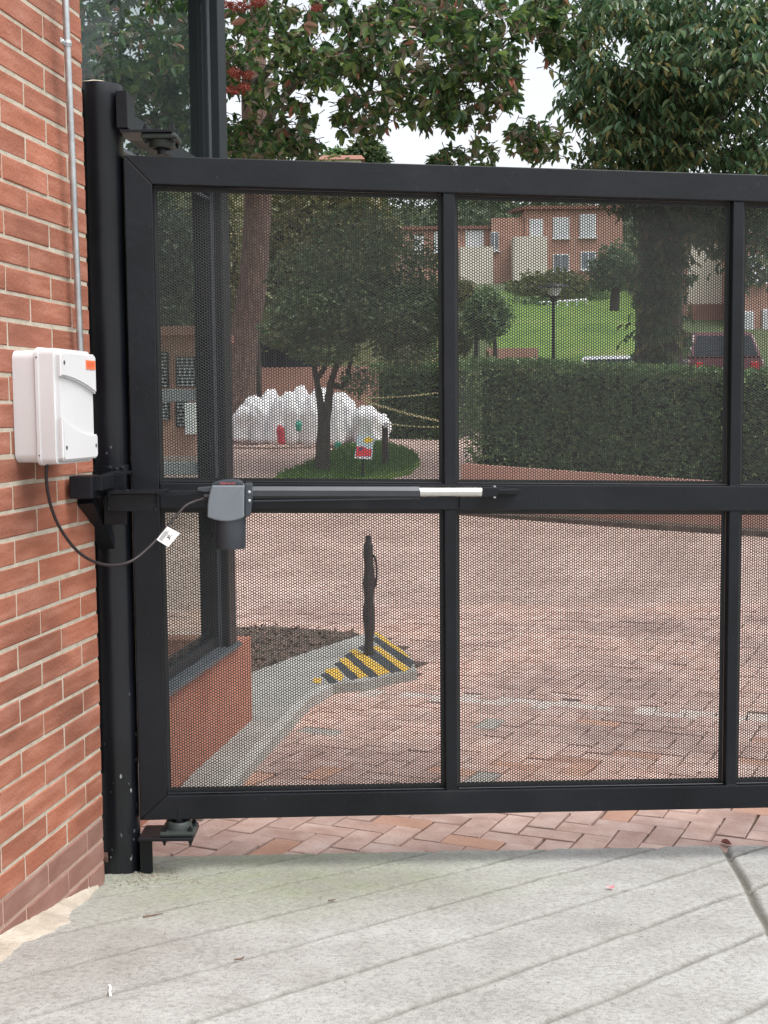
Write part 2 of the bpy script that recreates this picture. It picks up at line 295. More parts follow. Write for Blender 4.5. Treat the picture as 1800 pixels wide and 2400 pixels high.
def concrete_mat():
    """driveway slab: broad cement stains, mossy tint towards the joint with the wall, sandy grain with dark and pale grit"""
    m, t, b = base_mat('ramp_concrete'); L = t.links
    tc = N(t, 'ShaderNodeTexCoord')
    n1 = N(t, 'ShaderNodeTexNoise'); n1.inputs['Scale'].default_value = 1.6; n1.inputs['Detail'].default_value = 6
    n2 = N(t, 'ShaderNodeTexNoise'); n2.inputs['Scale'].default_value = 70; n2.inputs['Detail'].default_value = 4
    n3 = N(t, 'ShaderNodeTexNoise'); n3.inputs['Scale'].default_value = 260; n3.inputs['Detail'].default_value = 3
    n4 = N(t, 'ShaderNodeTexNoise'); n4.inputs['Scale'].default_value = 9; n4.inputs['Detail'].default_value = 6
    for n in (n1, n2, n3, n4): L.new(tc.outputs['Object'], n.inputs['Vector'])
    r1 = ramp(t, [(.3, (.318, .315, .298)), (.5, (.372, .374, .360)), (.72, (.418, .424, .412))]); L.new(n1.outputs['Fac'], r1.inputs['Fac'])
    r4 = ramp(t, [(.35, (.91, .90, .89)), (.65, (1.05, 1.05, 1.05))]); L.new(n4.outputs['Fac'], r4.inputs['Fac'])
    r2 = ramp(t, [(.34, (.80, .79, .78)), (.5, (1, 1, 1)), (.68, (1.09, 1.09, 1.09))]); L.new(n2.outputs['Fac'], r2.inputs['Fac'])
    r3 = ramp(t, [(.34, (.66, .64, .62)), (.44, (1, 1, 1)), (.64, (1, 1, 1)), (.72, (1.15, 1.15, 1.14))]); L.new(n3.outputs['Fac'], r3.inputs['Fac'])
    c = r1.outputs[0]
    for r in (r4, r2, r3):
        mx = N(t, 'ShaderNodeMixRGB'); mx.blend_type = 'MULTIPLY'; mx.inputs['Fac'].default_value = 1
        L.new(c, mx.inputs['Color1']); L.new(r.outputs[0], mx.inputs['Color2']); c = mx.outputs[0]
    at_ = N(t, 'ShaderNodeAttribute'); at_.attribute_name = 'moss'        # algae film that grows in the damp corner by the post
    mm = N(t, 'ShaderNodeMath'); mm.operation = 'MULTIPLY'; L.new(at_.outputs['Fac'], mm.inputs[0]); L.new(n4.outputs['Fac'], mm.inputs[1])
    mx = N(t, 'ShaderNodeMixRGB'); mx.blend_type = 'MULTIPLY'; L.new(mm.outputs[0], mx.inputs['Fac']); L.new(c, mx.inputs['Color1'])
    mx.inputs['Color2'].default_value = (.62, .70, .42, 1); c = mx.outputs[0]
    ag = N(t, 'ShaderNodeAttribute'); ag.attribute_name = 'dirt'          # soil packed in the grooves
    mx = N(t, 'ShaderNodeMixRGB'); L.new(ag.outputs['Fac'], mx.inputs['Fac']); L.new(c, mx.inputs['Color1'])
    mx.inputs['Color2'].default_value = (.095, .088, .068, 1); c = mx.outputs[0]
    L.new(c, b.inputs['Base Color']); b.inputs['Roughness'].default_value = .92
    add = N(t, 'ShaderNodeMath'); add.operation = 'ADD'; L.new(n2.outputs['Fac'], add.inputs[0]); L.new(n3.outputs['Fac'], add.inputs[1])
    bp = N(t, 'ShaderNodeBump'); bp.inputs['Strength'].default_value = .55; bp.inputs['Distance'].default_value = .006
    L.new(add.outputs[0], bp.inputs['Height']); L.new(bp.outputs[0], b.inputs['Normal'])
    return m
M['ramp'] = concrete_mat()
def far_paving_mat():
    m, t, b = base_mat('far_paving'); L = t.links
    tc = N(t, 'ShaderNodeTexCoord'); mp = N(t, 'ShaderNodeMapping'); mp.inputs['Rotation'].default_value = (0, 0, R(-25)); L.new(tc.outputs['Object'], mp.inputs['Vector'])
    bt = N(t, 'ShaderNodeTexBrick'); bt.inputs['Scale'].default_value = 1; bt.inputs['Brick Width'].default_value = .22; bt.inputs['Row Height'].default_value = .11
    bt.inputs['Mortar Size'].default_value = .006; bt.inputs['Color1'].default_value = (.47, .335, .287, 1); bt.inputs['Color2'].default_value = (.53, .395, .345, 1); bt.inputs['Mortar'].default_value = (.22, .14, .115, 1)
    L.new(mp.outputs[0], bt.inputs['Vector'])
    nz = N(t, 'ShaderNodeTexNoise'); nz.inputs['Scale'].default_value = 1.3; nz.inputs['Detail'].default_value = 6; L.new(tc.outputs['Object'], nz.inputs['Vector'])
    rp = ramp(t, [(.3, (.78, .76, .74)), (.7, (1.12, 1.12, 1.12))]); L.new(nz.outputs['Fac'], rp.inputs['Fac'])
    mx = N(t, 'ShaderNodeMixRGB'); mx.blend_type = 'MULTIPLY'; mx.inputs['Fac'].default_value = 1
    L.new(bt.outputs['Color'], mx.inputs['Color1']); L.new(rp.outputs[0], mx.inputs['Color2']); L.new(mx.outputs[0], b.inputs['Base Color']); b.inputs['Roughness'].default_value = .85
    return m
M['farpaving'] = far_paving_mat()

# ------------------------------------------------------------------ ground: heights
PROF = [(-50, -.09), (3.9, -.09), (5.6, -.14), (7.8, -.17), (10, -.12), (13, .10), (16, .40), (19, .65), (21.5, .79), (24, .95), (28, 1.5), (36, 1.9), (40, 2.9), (50, 5.9),
        (60, 7.2), (85, 9.6), (120, 16), (180, 30), (400, 48), (3000, 60)]
PX, PZ = np.array([p[0] for p in PROF], float), np.array([p[1] for p in PROF], float)
def zg(x, y):
    return float(np.interp(y, PX, PZ)) - .02 * (x - .2) * max(0., min(1., (8 - y) / 4))
def zramp(x, y): return -.0266 - .16 * (y - 3.68) - .008 * (x + .823)
def edge(x): return 3.923 + (x + .752) * .0875 if x < 1.3 else 4.102 + (x - 1.3) * .05
def ongr(px, py, dz=0.0):
    """pixel -> point on the ground beyond the gate"""
    d = ray(px, py); Y = 4.0
    for _ in range(60):
        P = CAM + d * (Y / d.y); g = zg(P.x, Y) + dz
        Y2 = d.y * (g - CH) / d.z if d.z < 0 else 60
        Y = .5 * Y + .5 * max(3.9, min(Y2, 120))
    return CAM + d * (Y / d.y)

# terrain sheet to the horizon (lies under the paving near the gate)
xs = np.concatenate([np.linspace(-900, -40, 12), np.linspace(-30, 30, 31), np.linspace(40, 900, 12)])
ys = np.concatenate([[-300, -60, -20, 0, 3, 6, 9, 12, 15, 18, 21], np.linspace(24, 60, 25), np.linspace(66, 200, 24), [260, 400, 800, 1600, 2600]])
V = np.array([(x, y, zg(x, y) - (.35 if y < 23 else 0) + (.25 * mnoise.noise((x * .11, y * .11, 0)) * min(1, max(0, (y - 30) / 20)))) for y in ys for x in xs])
nx = len(xs); Fq = np.array([(j * nx + i, j * nx + i + 1, (j + 1) * nx + i + 1, (j + 1) * nx + i) for j in range(len(ys) - 1) for i in range(nx - 1)])
tag(big_mesh('terrain', V, Fq, M['terrain'], smooth=True), 'rising green and dry ground beyond the gate', None, None, 'structure')

# driveway ramp: grooved concrete slab falling towards the gate
gx = np.concatenate([np.linspace(-5, -1.3, 8), np.arange(-1.2, 1.62, .008), np.linspace(1.7, 6, 8)])
gv = np.concatenate([np.linspace(-3, 1.9, 12), np.arange(2.0, 3.90, .008), np.linspace(3.905, 4.0, 12)])
OFFS = [-3.4, -3.14, -2.89, -2.635, -2.38, -2.136, -1.875, -1.62, -1.376, -1.123, -.87, -.62, -.37]
w0, w1 = Vector((1.106, 3.942)), Vector((.954, 3.042)); wd = (w1 - w0).normalized()
Vr, moss, dirt = [], [], []
for v in gv:
    for x in gx:
        y = v if v <= 3.5 else 3.5 + (v - 3.5) * (edge(x) + .008 * mnoise.noise((x * 14, 3, 1)) - 3.5) / .5
        z = zramp(x, y); off = x * .727 - y * .687; g = 0.; q = 0.
        nn = mnoise.noise((x * 5, y * 5, .3)); n2 = mnoise.noise((x * 30, y * 30, 2.))
        s = (w0 - Vector((x, y))); side = wd.x * -s.y - wd.y * -s.x
        if side < 0 or True:
            for o in OFFS:
                d = off - o + .004 * nn + .0018 * n2
                if abs(d) < .05:
                    k = max(.45, min(1, (x + 1.1) * 1.2 + .4 * nn)) * (1 if side > -.01 else .5)
                    g += .013 * k * math.exp(-(d / .0095) ** 2) - .0035 * k * math.exp(-((d - .016) / .012) ** 2)
                    q = max(q, k * (1.1 + .4 * n2 + .3 * nn) * math.exp(-(d / .0115) ** 2))
        ws = abs(side + .006 * nn)
        g += .012 * math.exp(-(ws / .012) ** 4); q = max(q, .85 * math.exp(-(ws / .012) ** 4))
        z += -g + .0018 * nn + .0010 * n2
        Vr.append((x, y, z)); moss.append(max(0, min(1, 1.7 - math.hypot(x + .45, (y - 3.7) * 1.5) / .62 + .3 * nn))); dirt.append(max(0, min(1, q)))
Vr = np.array(Vr); nx = len(gx); jj, ii = np.meshgrid(np.arange(len(gv) - 1), np.arange(nx - 1), indexing='ij')
a = (jj * nx + ii).ravel(); Fr = np.stack([a, a + 1, a + 1 + nx, a + nx], 1)
rampo = big_mesh('driveway_ramp', Vr, Fr, M['ramp'], smooth=True)
tag(rampo, 'pale grooved concrete driveway ramp in front of the gate', None, None, 'structure')
for nm, arr in (('moss', moss), ('dirt', dirt)):
    at_ = rampo.data.attributes.new(nm, 'FLOAT', 'POINT'); at_.data.foreach_set('value', np.array(arr, np.float32))

# paved yard beyond the gate: joint bed, clay pavers laid herringbone, plain sheet further off
ys = np.concatenate([np.arange(3.85, 9.6, .25), [9.6]]); xs = np.arange(-7, 9.01, .5)
V = np.array([(x, (edge(x) - .03) if j == 0 else y, zg(x, y) - .014) for j, y in enumerate(ys) for x in xs]); nx = len(xs)
Fq = np.array([(j * nx + i, j * nx + i + 1, (j + 1) * nx + i + 1, (j + 1) * nx + i) for j in range(len(ys) - 1) for i in range(nx - 1)])
yard = tag(big_mesh('paved_yard', V, Fq, M['joint'], smooth=True), 'clay paver yard sloping away behind the gate', None, None, 'structure')
ys = np.concatenate([[9.15], np.arange(9.5, 25.1, .5)]); xs = np.arange(-12, 14.01, 1.0)
V = np.array([(x, y, zg(x, y) - .004) for y in ys for x in xs]); nx = len(xs)
Fq = np.array([(j * nx + i, j * nx + i + 1, (j + 1) * nx + i + 1, (j + 1) * nx + i) for j in range(len(ys) - 1) for i in range(nx - 1)])
tag(big_mesh('road', V, Fq, M['farpaving'], smooth=True), 'pinkish paved road climbing beyond the yard', None, None, 'structure')

BW = .103                                        # paver module (length is two modules)
def paver_mesh(name, mat, L=BW * 2 - .0065, Wd=BW - .0065, chip=0.0):
    bm = bmesh.new(); bm_box(bm, (-L / 2, -Wd / 2, -.045), (L / 2, Wd / 2, 0))
    top = [e for e in bm.edges if all(v.co.z > -.01 for v in e.verts)]
    bmesh.ops.bevel(bm, geom=top, offset=.0022, segments=1, affect='EDGES')
    for v in bm.verts: v.co += Vector((random.uniform(-1, 1), random.uniform(-1, 1), random.uniform(-.4, .4))) * .0016
    bmesh.ops.recalc_face_normals(bm, faces=bm.faces)
    me = bpy.data.meshes.new(name); bm.to_mesh(me); bm.free(); me.materials.append(mat); return me
pmesh = [paver_mesh('paver', M['paver']) for _ in range(5)] + [paver_mesh('paver', M['paver_grey']), paver_mesh('paver', M['paver_orange']), paver_mesh('paver', M['paver_orange'])]
ca, sa = math.cos(R(-25)), math.sin(R(-25)); pav = []
# side walk outline (raised concrete beside the booth) in plan
SWPX = [(440, 1905), (512, 1846), (600, 1745), (700, 1640), (757, 1607), (850, 1598), (978, 1572), (960, 1535), (885, 1480), (838, 1490), (700, 1535), (592, 1575), (560, 1610), (545, 1660), (500, 1760), (380, 1890)]
SW = [ongr(x, y).xy for x, y in SWPX]
def inside(p, poly):
    c = False; j = len(poly) - 1
    for i in range(len(poly)):
        a, b = poly[i], poly[j]
        if (a.y > p.y) != (b.y > p.y) and p.x < (b.x - a.x) * (p.y - a.y) / (b.y - a.y) + a.x: c = not c
        j = i
    return c
LB0, LB1 = ongr(588, 1603).xy, ongr(1900, 1692).xy       # pale band across the yard
ld = (LB1 - LB0).normalized()
for i in range(-60, 60):
    for j in range(-20, 110):
        d = (i - j) % 4
        if d == 0: c, rot = ((i + 1) * BW, (j + .5) * BW), 0
        elif d == 3: c, rot = ((i + .5) * BW, (j + 1) * BW), 1
        else: continue
        x = c[0] * ca - c[1] * sa + .2; y = c[0] * sa + c[1] * ca + 3.2
        if not (-2.2 < x < 3.6 and edge(x) - .09 < y < 9.5): continue
        p = Vector((x, y))
        if inside(p, SW): continue
        dl = p - LB0; dist = abs(ld.x * dl.y - ld.y * dl.x)
        if dist < .07: continue
        pav.append((x, y, rot))
def score(t):
    d = Vector((t[0], t[1], zg(t[0], t[1]))) - CAM; z = d.dot(cF); u = 900 + FPX * d.dot(cR) / z; v = 1200 - FPX * d.dot(cU) / z
    vis = -40 < u < 1840
    if vis and v > 1930: pr = 0                  # in plain view under the gate
    elif vis: pr = 1
    else: pr = 2
    return (pr, y_(t))
def y_(t): return t[1]
pav.sort(key=score)
rest_v, rest_f = [], []
for k, (x, y, rot) in enumerate(pav):
    sl_ = (zg(x, y + .1) - zg(x, y - .1)) / .2
    rz = R(-25) + (R(90) if rot else 0) + random.gauss(0, .012)
    mt = Matrix.Translation((x + random.gauss(0, .0015), y + random.gauss(0, .0015), zg(x, y) + random.gauss(0, .0016))) @ Matrix.Rotation(math.atan(sl_), 4, 'X') @ Matrix.Rotation(rz, 4, 'Z') @ Matrix.Rotation(random.gauss(0, .004), 4, 'Y')
    me = pmesh[RNG.choice(8, p=[.18, .18, .18, .18, .17, .02, .05, .04])]
    if k < 300:
        o = bpy.data.objects.new('paver', me); link(o, yard); o.matrix_basis = mt
    else:
        b0 = len(rest_v)
        for v in me.vertices: rest_v.append(mt @ v.co)
        for p in me.polygons: rest_f.append([b0 + i for i in p.vertices])
o = mesh_obj('pavers_beyond', rest_v, rest_f, M['paver'], yard); o['kind'] = 'stuff'
def strip(name, pts, dz, mat, parent=None, th=.02, sub=1):
    """flat ground patch with thickness following the yard"""
    n = len(pts); vs = [(p.x, p.y, zg(p.x, p.y) + dz) for p in pts] + [(p.x, p.y, zg(p.x, p.y) + dz - th) for p in pts]
    fs = [list(range(n)), list(range(2 * n - 1, n - 1, -1))] + [[i, n + i, n + (i + 1) % n, (i + 1) % n] for i in range(n)]
    return mesh_obj(name, vs, fs, mat, parent)
nrm = Vector((-ld.y, ld.x)) * .11
bs = []
for k in range(20):
    a = LB0.lerp(LB1, k / 20); b = LB0.lerp(LB1, (k + 1) / 20 - .002)
    strip('band_block', [a - nrm, b - nrm, b + nrm, a + nrm], -.0045 + random.gauss(0, .0006), M['whiteline'], yard, .04)

# ------------------------------------------------------------------ pavement beside the booth
def zp(y): return -.055 - .019 * (y - 4.2)
PN = Vector((0, .019, 1))
def onpav(px, py, dz=0): return onplane(px, py, Vector((0, 4.2, -.055 + dz)), PN)
def slab(name, pts, dz, mat, parent=None, th=.02):
    n = len(pts); vs = [(p.x, p.y, zp(p.y) + dz) for p in pts] + [(p.x, p.y, zp(p.y) + dz - th) for p in pts]
    return mesh_obj(name, vs, [list(range(n)), list(range(2 * n - 1, n - 1, -1))] + [[i, n + i, n + (i + 1) % n, (i + 1) % n] for i in range(n)], mat, parent)
SW = [onpav(*q).xy for q in SWPX]
sw = slab('pavement', SW, 0, M['sidewalk'], None, .3); tag(sw, 'raised pale concrete pavement beside the guard booth', None, None, 'structure')
kp = SW[0:5]
bm = bmesh.new()
for a, b in zip(kp, kp[1:]):
    n_ = (b - a).normalized(); n_ = Vector((n_.y, -n_.x)) * .055
    q = [a, b, b + n_, a + n_]; vs = [bm.verts.new((p.x, p.y, zp(p.y) + dz)) for dz in (.006, -.15) for p in q]
    for f in ((0, 1, 2, 3), (4, 7, 6, 5), (0, 4, 5, 1), (1, 5, 6, 2), (2, 6, 7, 3), (3, 7, 4, 0)): bm.faces.new([vs[i] for i in f])
bm_obj('kerb', bm, M['kerb'], sw)
soil = slab('planting_bed', [onpav(x, y, .004).xy for x, y in [(545, 1470), (640, 1468), (760, 1476), (842, 1484), (700, 1533), (592, 1572), (560, 1585)]], .004, M['soil'], None, .05)
tag(soil, 'dark bare soil bed beside the booth pavement', None, None, 'structure')
# hazard stripes on the pavement nose
def onz(px, py, z):
    d = ray(px, py); return CAM + d * ((z - CH) / d.z)
zs = -.155 + .032 + .003
quads = [[(733, 1592), (752, 1589), (752, 1602), (735, 1601)], [(760, 1570), (790, 1566), (806, 1586), (800, 1597), (770, 1587)], [(793, 1545), (812, 1543), (862, 1585), (838, 1591)],
         [(818, 1527), (832, 1521), (915, 1575), (888, 1585)], [(874, 1518), (884, 1514), (962, 1569), (945, 1575)], [(876, 1484), (884, 1482), (960, 1538), (952, 1548)]]
dq = [[(752, 1582), (768, 1578), (792, 1600), (775, 1602)], [(784, 1556), (800, 1553), (842, 1590), (822, 1594)], [(808, 1537), (822, 1532), (888, 1585), (866, 1588)], [(840, 1518), (860, 1512), (942, 1572), (918, 1578)], [(872, 1500), (880, 1494), (972, 1552), (962, 1566)]]
for q in quads:
    slab('yellow_stripe', [onpav(x, y).xy for x, y in q], .0025, M['yellow'], sw, .0015)
for q in dq:
    slab('black_stripe', [onpav(x, y).xy for x, y in q], .0042, M['blackroad'], sw, .0015)
bp = onpav(866, 1535); zs = bp.z
rg = np.random.default_rng(77); lt = []
for k in range(700):
    p = onpav(rg.uniform(560, 835), rg.uniform(1470, 1570), .004)
    if inside(p.xy, [Vector(v.co.xy) for v in soil.data.vertices[:7]]): lt.append((p.x, p.y, zp(p.y) + .012))
LITTER = lt
bo = thing('bollard', 'dark wrapped bollard standing on the yellow and black striped nose', 'bollard', (bp.x, bp.y, zs - .01))
k = bp.y / FPX
prof = [(0.002, 0), (.034, .0), (.030, .05), (.028, .12), (.034, .2), (.036, .27), (.030, .34), (.032, .4), (.037, .45), (.033, .5), (.029, .56), (.031, .63), (.030, .68), (.020, .70), (.018, .735), (.002, .74)]
lathe('bollard_body', prof, M['bollard'], bo, 20, jitter=.22)
tube('hook', spline([(.03, 0, .62), (.045, 0, .58), (.048, 0, .5), (.042, 0, .44), (.03, 0, .42)], 5), .007, M['bollard'], bo, 6)

# ------------------------------------------------------------------ brick wall on the left
W0 = at(0, 957, 2.98); WD = Vector((.16285, .98665, 0)); WANG = math.atan2(WD.y, WD.x)
wall = thing('brick_wall', 'red brick wall with pale mortar joints at the left edge', 'wall', (W0.x, W0.y, 0), WANG)
T0, T1 = -.95, .556
zl = [at(0, y, 2.98).z for y in (3, 2145)]; CHT = (zl[0] - zl[1]) / 33
ZD = at(0, 2083, 2.98).z
box('mortar_bed', (T0, .0022, ZD), (T1 - .004, .24, 2.78), M['mortar'], wall)
box('mortar_bed', (T0, .0022, -.35), (T1 - .004, .24, ZD - .0005), M['mortar_dusty'], wall)
JT = .0088
def brick_mesh(L, mat, seed):
    bm = bmesh.new(); bm_box(bm, (0, 0, 0), (L, .11, CHT - JT))
    fr = [e for e in bm.edges if all(v.co.y < .01 for v in e.verts)]
    bmesh.ops.bevel(bm, geom=fr, offset=.0025, segments=1, affect='EDGES')
    for v in bm.verts:
        if v.co.y < .02: v.co += Vector((random.uniform(-1, 1) * .0012, random.uniform(-1, 1) * .0006, random.uniform(-1, 1) * .0012))
    bmesh.ops.recalc_face_normals(bm, faces=bm.faces)
    me = bpy.data.meshes.new('brick'); bm.to_mesh(me); bm.free(); me.materials.append(mat); return me
BL = .255; cache = {}
for c in range(-6, 36):
    zb = zl[1] + c * CHT + JT / 2
    if zb > 2.74: break
    # row parity: the row whose top line is y=520 has a joint at t=.186
    kk = round((at(0, 584, 2.98).z - zl[1]) / CHT)
    j0 = .186 if (c - kk) % 2 == 0 else .0545
    n0 = math.floor((T0 - j0) / BL); t = j0 + n0 * BL
    while t < T1 - .02:
        a, b = max(t, T0) + JT * .4, min(t + BL, T1) - JT * .4
        if min(t + BL, T1) >= T1: b = T1
        key = (round(b - a, 3), zb < ZD, random.randrange(4))
        if b - a > .02:
            if key not in cache: cache[key] = brick_mesh(b - a, M['brick_dusty' if zb + .01 < ZD else 'brick'], 0)
            o = bpy.data.objects.new('brick', cache[key]); link(o, wall)
            o.location = (a, random.uniform(-.0006, .0012), zb + random.gauss(0, .0006)); o.rotation_euler = (0, random.gauss(0, .002), 0)
        t += BL
# cement fillet along the wall foot
vs, fs = [], []; nseg = 70
wm = Matrix.Translation((W0.x, W0.y, 0)) @ Matrix.Rotation(WANG, 4, 'Z')
for i in range(nseg + 1):
    t = -.6 + (.50 + .6) * i / nseg
    wdt = .075 + .03 * mnoise.noise((t * 6, 0, 0)) + .022 * mnoise.noise((t * 22, 1, 0)); wdt *= max(.12, min(1, (.54 - t) * 2.4))
    for k, (f, h) in enumerate([(0, .022), (.3, .014), (.7, .007), (.93, .004), (1.0, -.004)]):
        p = wm @ Vector((t + .01 * mnoise.noise((t * 30, k, 5)), .004 - wdt * f, 0)); vs.append((p.x, p.y, zramp(p.x, p.y) + h + .004 * mnoise.noise((t * 40, k * 3, 2))))
for i in range(nseg):
    for k in range(4): fs.append((i * 5 + k, i * 5 + k + 1, (i + 1) * 5 + k + 1, (i + 1) * 5 + k))
cf = mesh_obj('cement_fillet', vs, fs, M['cement'], None, True); tag(cf, 'pale ragged cement fillet along the foot of the brick wall', 'cement')

# ------------------------------------------------------------------ gate post and what is welded to it
pc = at(258, 1100, 3.72); PR = .0622
post = thing('gate_post', 'round black steel gate post between brick wall and gate', 'post', (pc.x, pc.y, 0))
ztop = CH + (962 - 218) / FPX * 3.72
lathe('pipe', [(PR, -.3), (PR, .30), (PR + .0012, .31), (PR + .0012, ztop - .075), (PR + .004, ztop - .07), (PR + .004, ztop - .0005), (PR - .006, ztop)], M['post'], post, 40)
bm = bmesh.new(); bmesh.ops.create_icosphere(bm, subdivisions=3, radius=1)
for v in bm.verts:
    n_ = 1 + .35 * mnoise.noise(v.co * 1.7) + .15 * mnoise.noise(v.co * 6)
    v.co = Vector((v.co.x * .042 * n_, v.co.y * .042 * n_, max(-.012, v.co.z * .013 * n_)))
o = bm_obj('cement_lump', bm, M['mortar'], post, True); o.location = (-.012, 0, ztop + .002)
rc = random.Random(5)
for k in range(30):
    a = R(rc.uniform(195, 345)); z0_ = (.42 * rc.random() ** 1.4) + .0 if k < 24 else rc.uniform(.5, 2.1); sz_ = rc.uniform(.002, .0075); bm = bmesh.new(); vs_ = []
    for j in range(7):
        t_ = 2 * math.pi * j / 7; r_ = sz_ * rc.uniform(.5, 1.0); aa = a + r_ * math.cos(t_) * .7 / PR; rad = PR + (.0018 if z0_ > .31 else .0007)
        vs_.append(bm.verts.new((rad * math.cos(aa), rad * math.sin(aa), z0_ + r_ * math.sin(t_) * 1.2)))
    bm.faces.new(vs_); bm_obj('paint_chip', bm, M['frame_grey'] if rc.random() < .65 else M['paintgap'], post)
def PL(px, py, Y):                              # pixel at depth -> coordinates relative to the post
    p = at(px, py, Y); return Vector((p.x - pc.x, p.y - pc.y, p.z))
# top hinge bracket
a = PL(270, 212, 3.66); b = PL(300, 300, 3.66)
box('hinge_plate', (a.x, -.06, b.z), (b.x, .045, a.z), M['black'], post, .002)
a = PL(284, 300, 3.68); b = PL(405, 309, 3.68)
box('hinge_plate', (a.x, -.06, b.z - .004), (b.x, .055, b.z + .004), M['black'], post, .001)
def flange(zc, cx, cy, flip):
    s = -1 if flip else 1
    r = bpy.data.objects.new('bearing', None); link(r, post); r.location = (cx, cy, zc); r.empty_display_size = .05
    bm = bmesh.new(); bm_box(bm, (-.052, -.052, 0 if s > 0 else -.015), (.052, .052, .015 if s > 0 else 0), .006, 2); bm_obj('flange', bm, M['flange'], r)
    pr = [(.040, 0), (.038, .016), (.034, .022), (.026, .022), (.024, .014)]
    lathe('boss', [(q, s * z_) for q, z_ in (pr if s > 0 else pr)], M['flange'], r, 24, (0, 0, s * .0135))
    for i in (-1, 1):
        for j in (-1, 1):
            lathe('bolt', [(.0075, s * .0), (.0075, s * .008), (.004, s * .0085), (.004, s * .013)], M['black'], r, 6, (i * .039, j * .039, s * .0145))
            lathe('nut', [(.0065, 0), (.0065, -s * .012), (.004, -s * .013), (.004, -s * .02)], M['black'], r, 6, (i * .039, j * .039, -s * .008))
    return r
hx = PL(376, 330, 3.70).x
flange(b.z - .0045, hx, 0.0, True)
zt_gate = CH + (962 - 364) / FPX * 3.69
tube('hinge_pin', [(hx, 0, zt_gate - .005), (hx, 0, b.z - .02)], .0145, M['black'], post, 16)
# bottom hinge bracket
zbp = .086
a = PL(322, 1975, 3.64); e = PL(452, 1975, 3.64)
box('hinge_plate', (a.x, -.075, zbp - .005), (e.x, .05, zbp + .004), M['black'], post, .0015)
a2 = PL(322, 1980, 3.64); b2 = PL(352, 1980, 3.64)
box('hinge_plate', (a2.x, -.05, -.25), (b2.x, -.042, zbp - .006), M['black'], post, .0015)
box('hinge_plate', (a2.x, -.041, -.25), (a2.x + .008, .045, zbp - .006), M['black'], post, .0015)
hb = PL(420, 1960, 3.70).x
flange(zbp + .0045, hb, -.015, False)
tube('hinge_pin', [(hb, -.015, zbp + .02), (hb, -.015, CH - (1918 - 962) / FPX * 3.69 + .01)], .0155, M['black'], post, 16)
# drive bracket at mid height
def pbox(name, p0, p1, Y0, Y1, mat=M['black'], bv=.002):
    a = PL(*p0, Y0); b = PL(*p1, Y0); return box(name, (a.x, Y0 - pc.y, b.z), (b.x, Y1 - pc.y, a.z), mat, post, bv, 2)
pbox('bracket_block', (161, 1116), (217, 1169), 3.33, 3.42, bv=.004)
pbox('bracket_block', (217.5, 1116.5), (240, 1150), 3.36, 3.68, bv=.002)
box('bracket_block', (PL(200, 1120, 3.45).x, 3.421 - pc.y, PL(200, 1165, 3.45).z), (PL(238, 1120, 3.45).x, 3.66 - pc.y, PL(200, 1122, 3.45).z), M['black'], post, .002)
pbox('bracket_plate', (240.5, 1112), (297, 1229), 3.505, 3.515)
pbox('bracket_plate', (240, 1110), (246, 1229), 3.516, 3.66)
pbox('bracket_plate', (247, 1108), (293, 1114), 3.516, 3.64)
pbox('bracket_arm', (253, 1158), (364, 1198), 3.46, 3.495)
pbox('bracket_arm', (255, 1152), (384, 1157), 3.44, 3.53, bv=.001)
p0, p1 = PL(200, 1165, 3.42), PL(252, 1272, 3.655)
bm = bmesh.new(); tube_bm(bm, [p0, p1], .030, 4); bm_obj('bracket_strut', bm, M['black'], post)
for zc, rr in ((1096, .072), ):
    z_ = CH - (zc - 964) / FPX * 3.66
    lathe('clamp_collar', [(rr - .006, z_ - .012), (rr, z_ - .012), (rr, z_ + .012), (rr - .006, z_ + .012)], M['black'], post, 32)
for (x_, y_p) in ((213, 1096), (258, 1097), (274, 1100), (286, 1097)):
    p = PL(x_, y_p, 3.645); o = lathe('bolt', [(.007, 0), (.007, .006), (.004, .008)], M['black'], post, 6, p); o.rotation_euler = (R(90), 0, 0)
for k in range(26):                             # weld beads
    sx_ = random.choice([(254, 1156, 254, 1198), (362, 1160, 364, 1197), (218, 1118, 218, 1152), (272, 1151, 300, 1150)])
    f = random.random(); p = PL(sx_[0] + (sx_[2] - sx_[0]) * f, sx_[1] + (sx_[3] - sx_[1]) * f, 3.459 if sx_[0] != 218 else 3.359)
    bm = bmesh.new(); bmesh.ops.create_icosphere(bm, subdivisions=1, radius=random.uniform(.002, .0042)); o = bm_obj('weld_bead', bm, M['black'], post, True); o.location = p
p = PL(252, 2010, 3.655); p2 = PL(212, 2010, 3.64)
tube('anchor_bolt', [p2, p], .0085, M['rust'], post, 10)
o = lathe('anchor_nut', [(.016, 0), (.016, .014), (.01, .016)], M['rust'], post, 6, p); o.rotation_euler = (0, R(-90), 0)
# flat bar and thin strip in the slot between wall and post
fb = thing('flat_bar', 'black flat bar with a thin grey edge in the slot between wall and post', 'bar', (at(208, 1300, 3.66).x, 3.66, 0))
box('bar_face', (-.022, 0, .28), (.012, .01, ztop - .02), M['black'], fb, .001)
box('edge_strip', (.004, -.006, .30), (.0085, -.0005, ztop - .05), M['galv'], fb, .001)

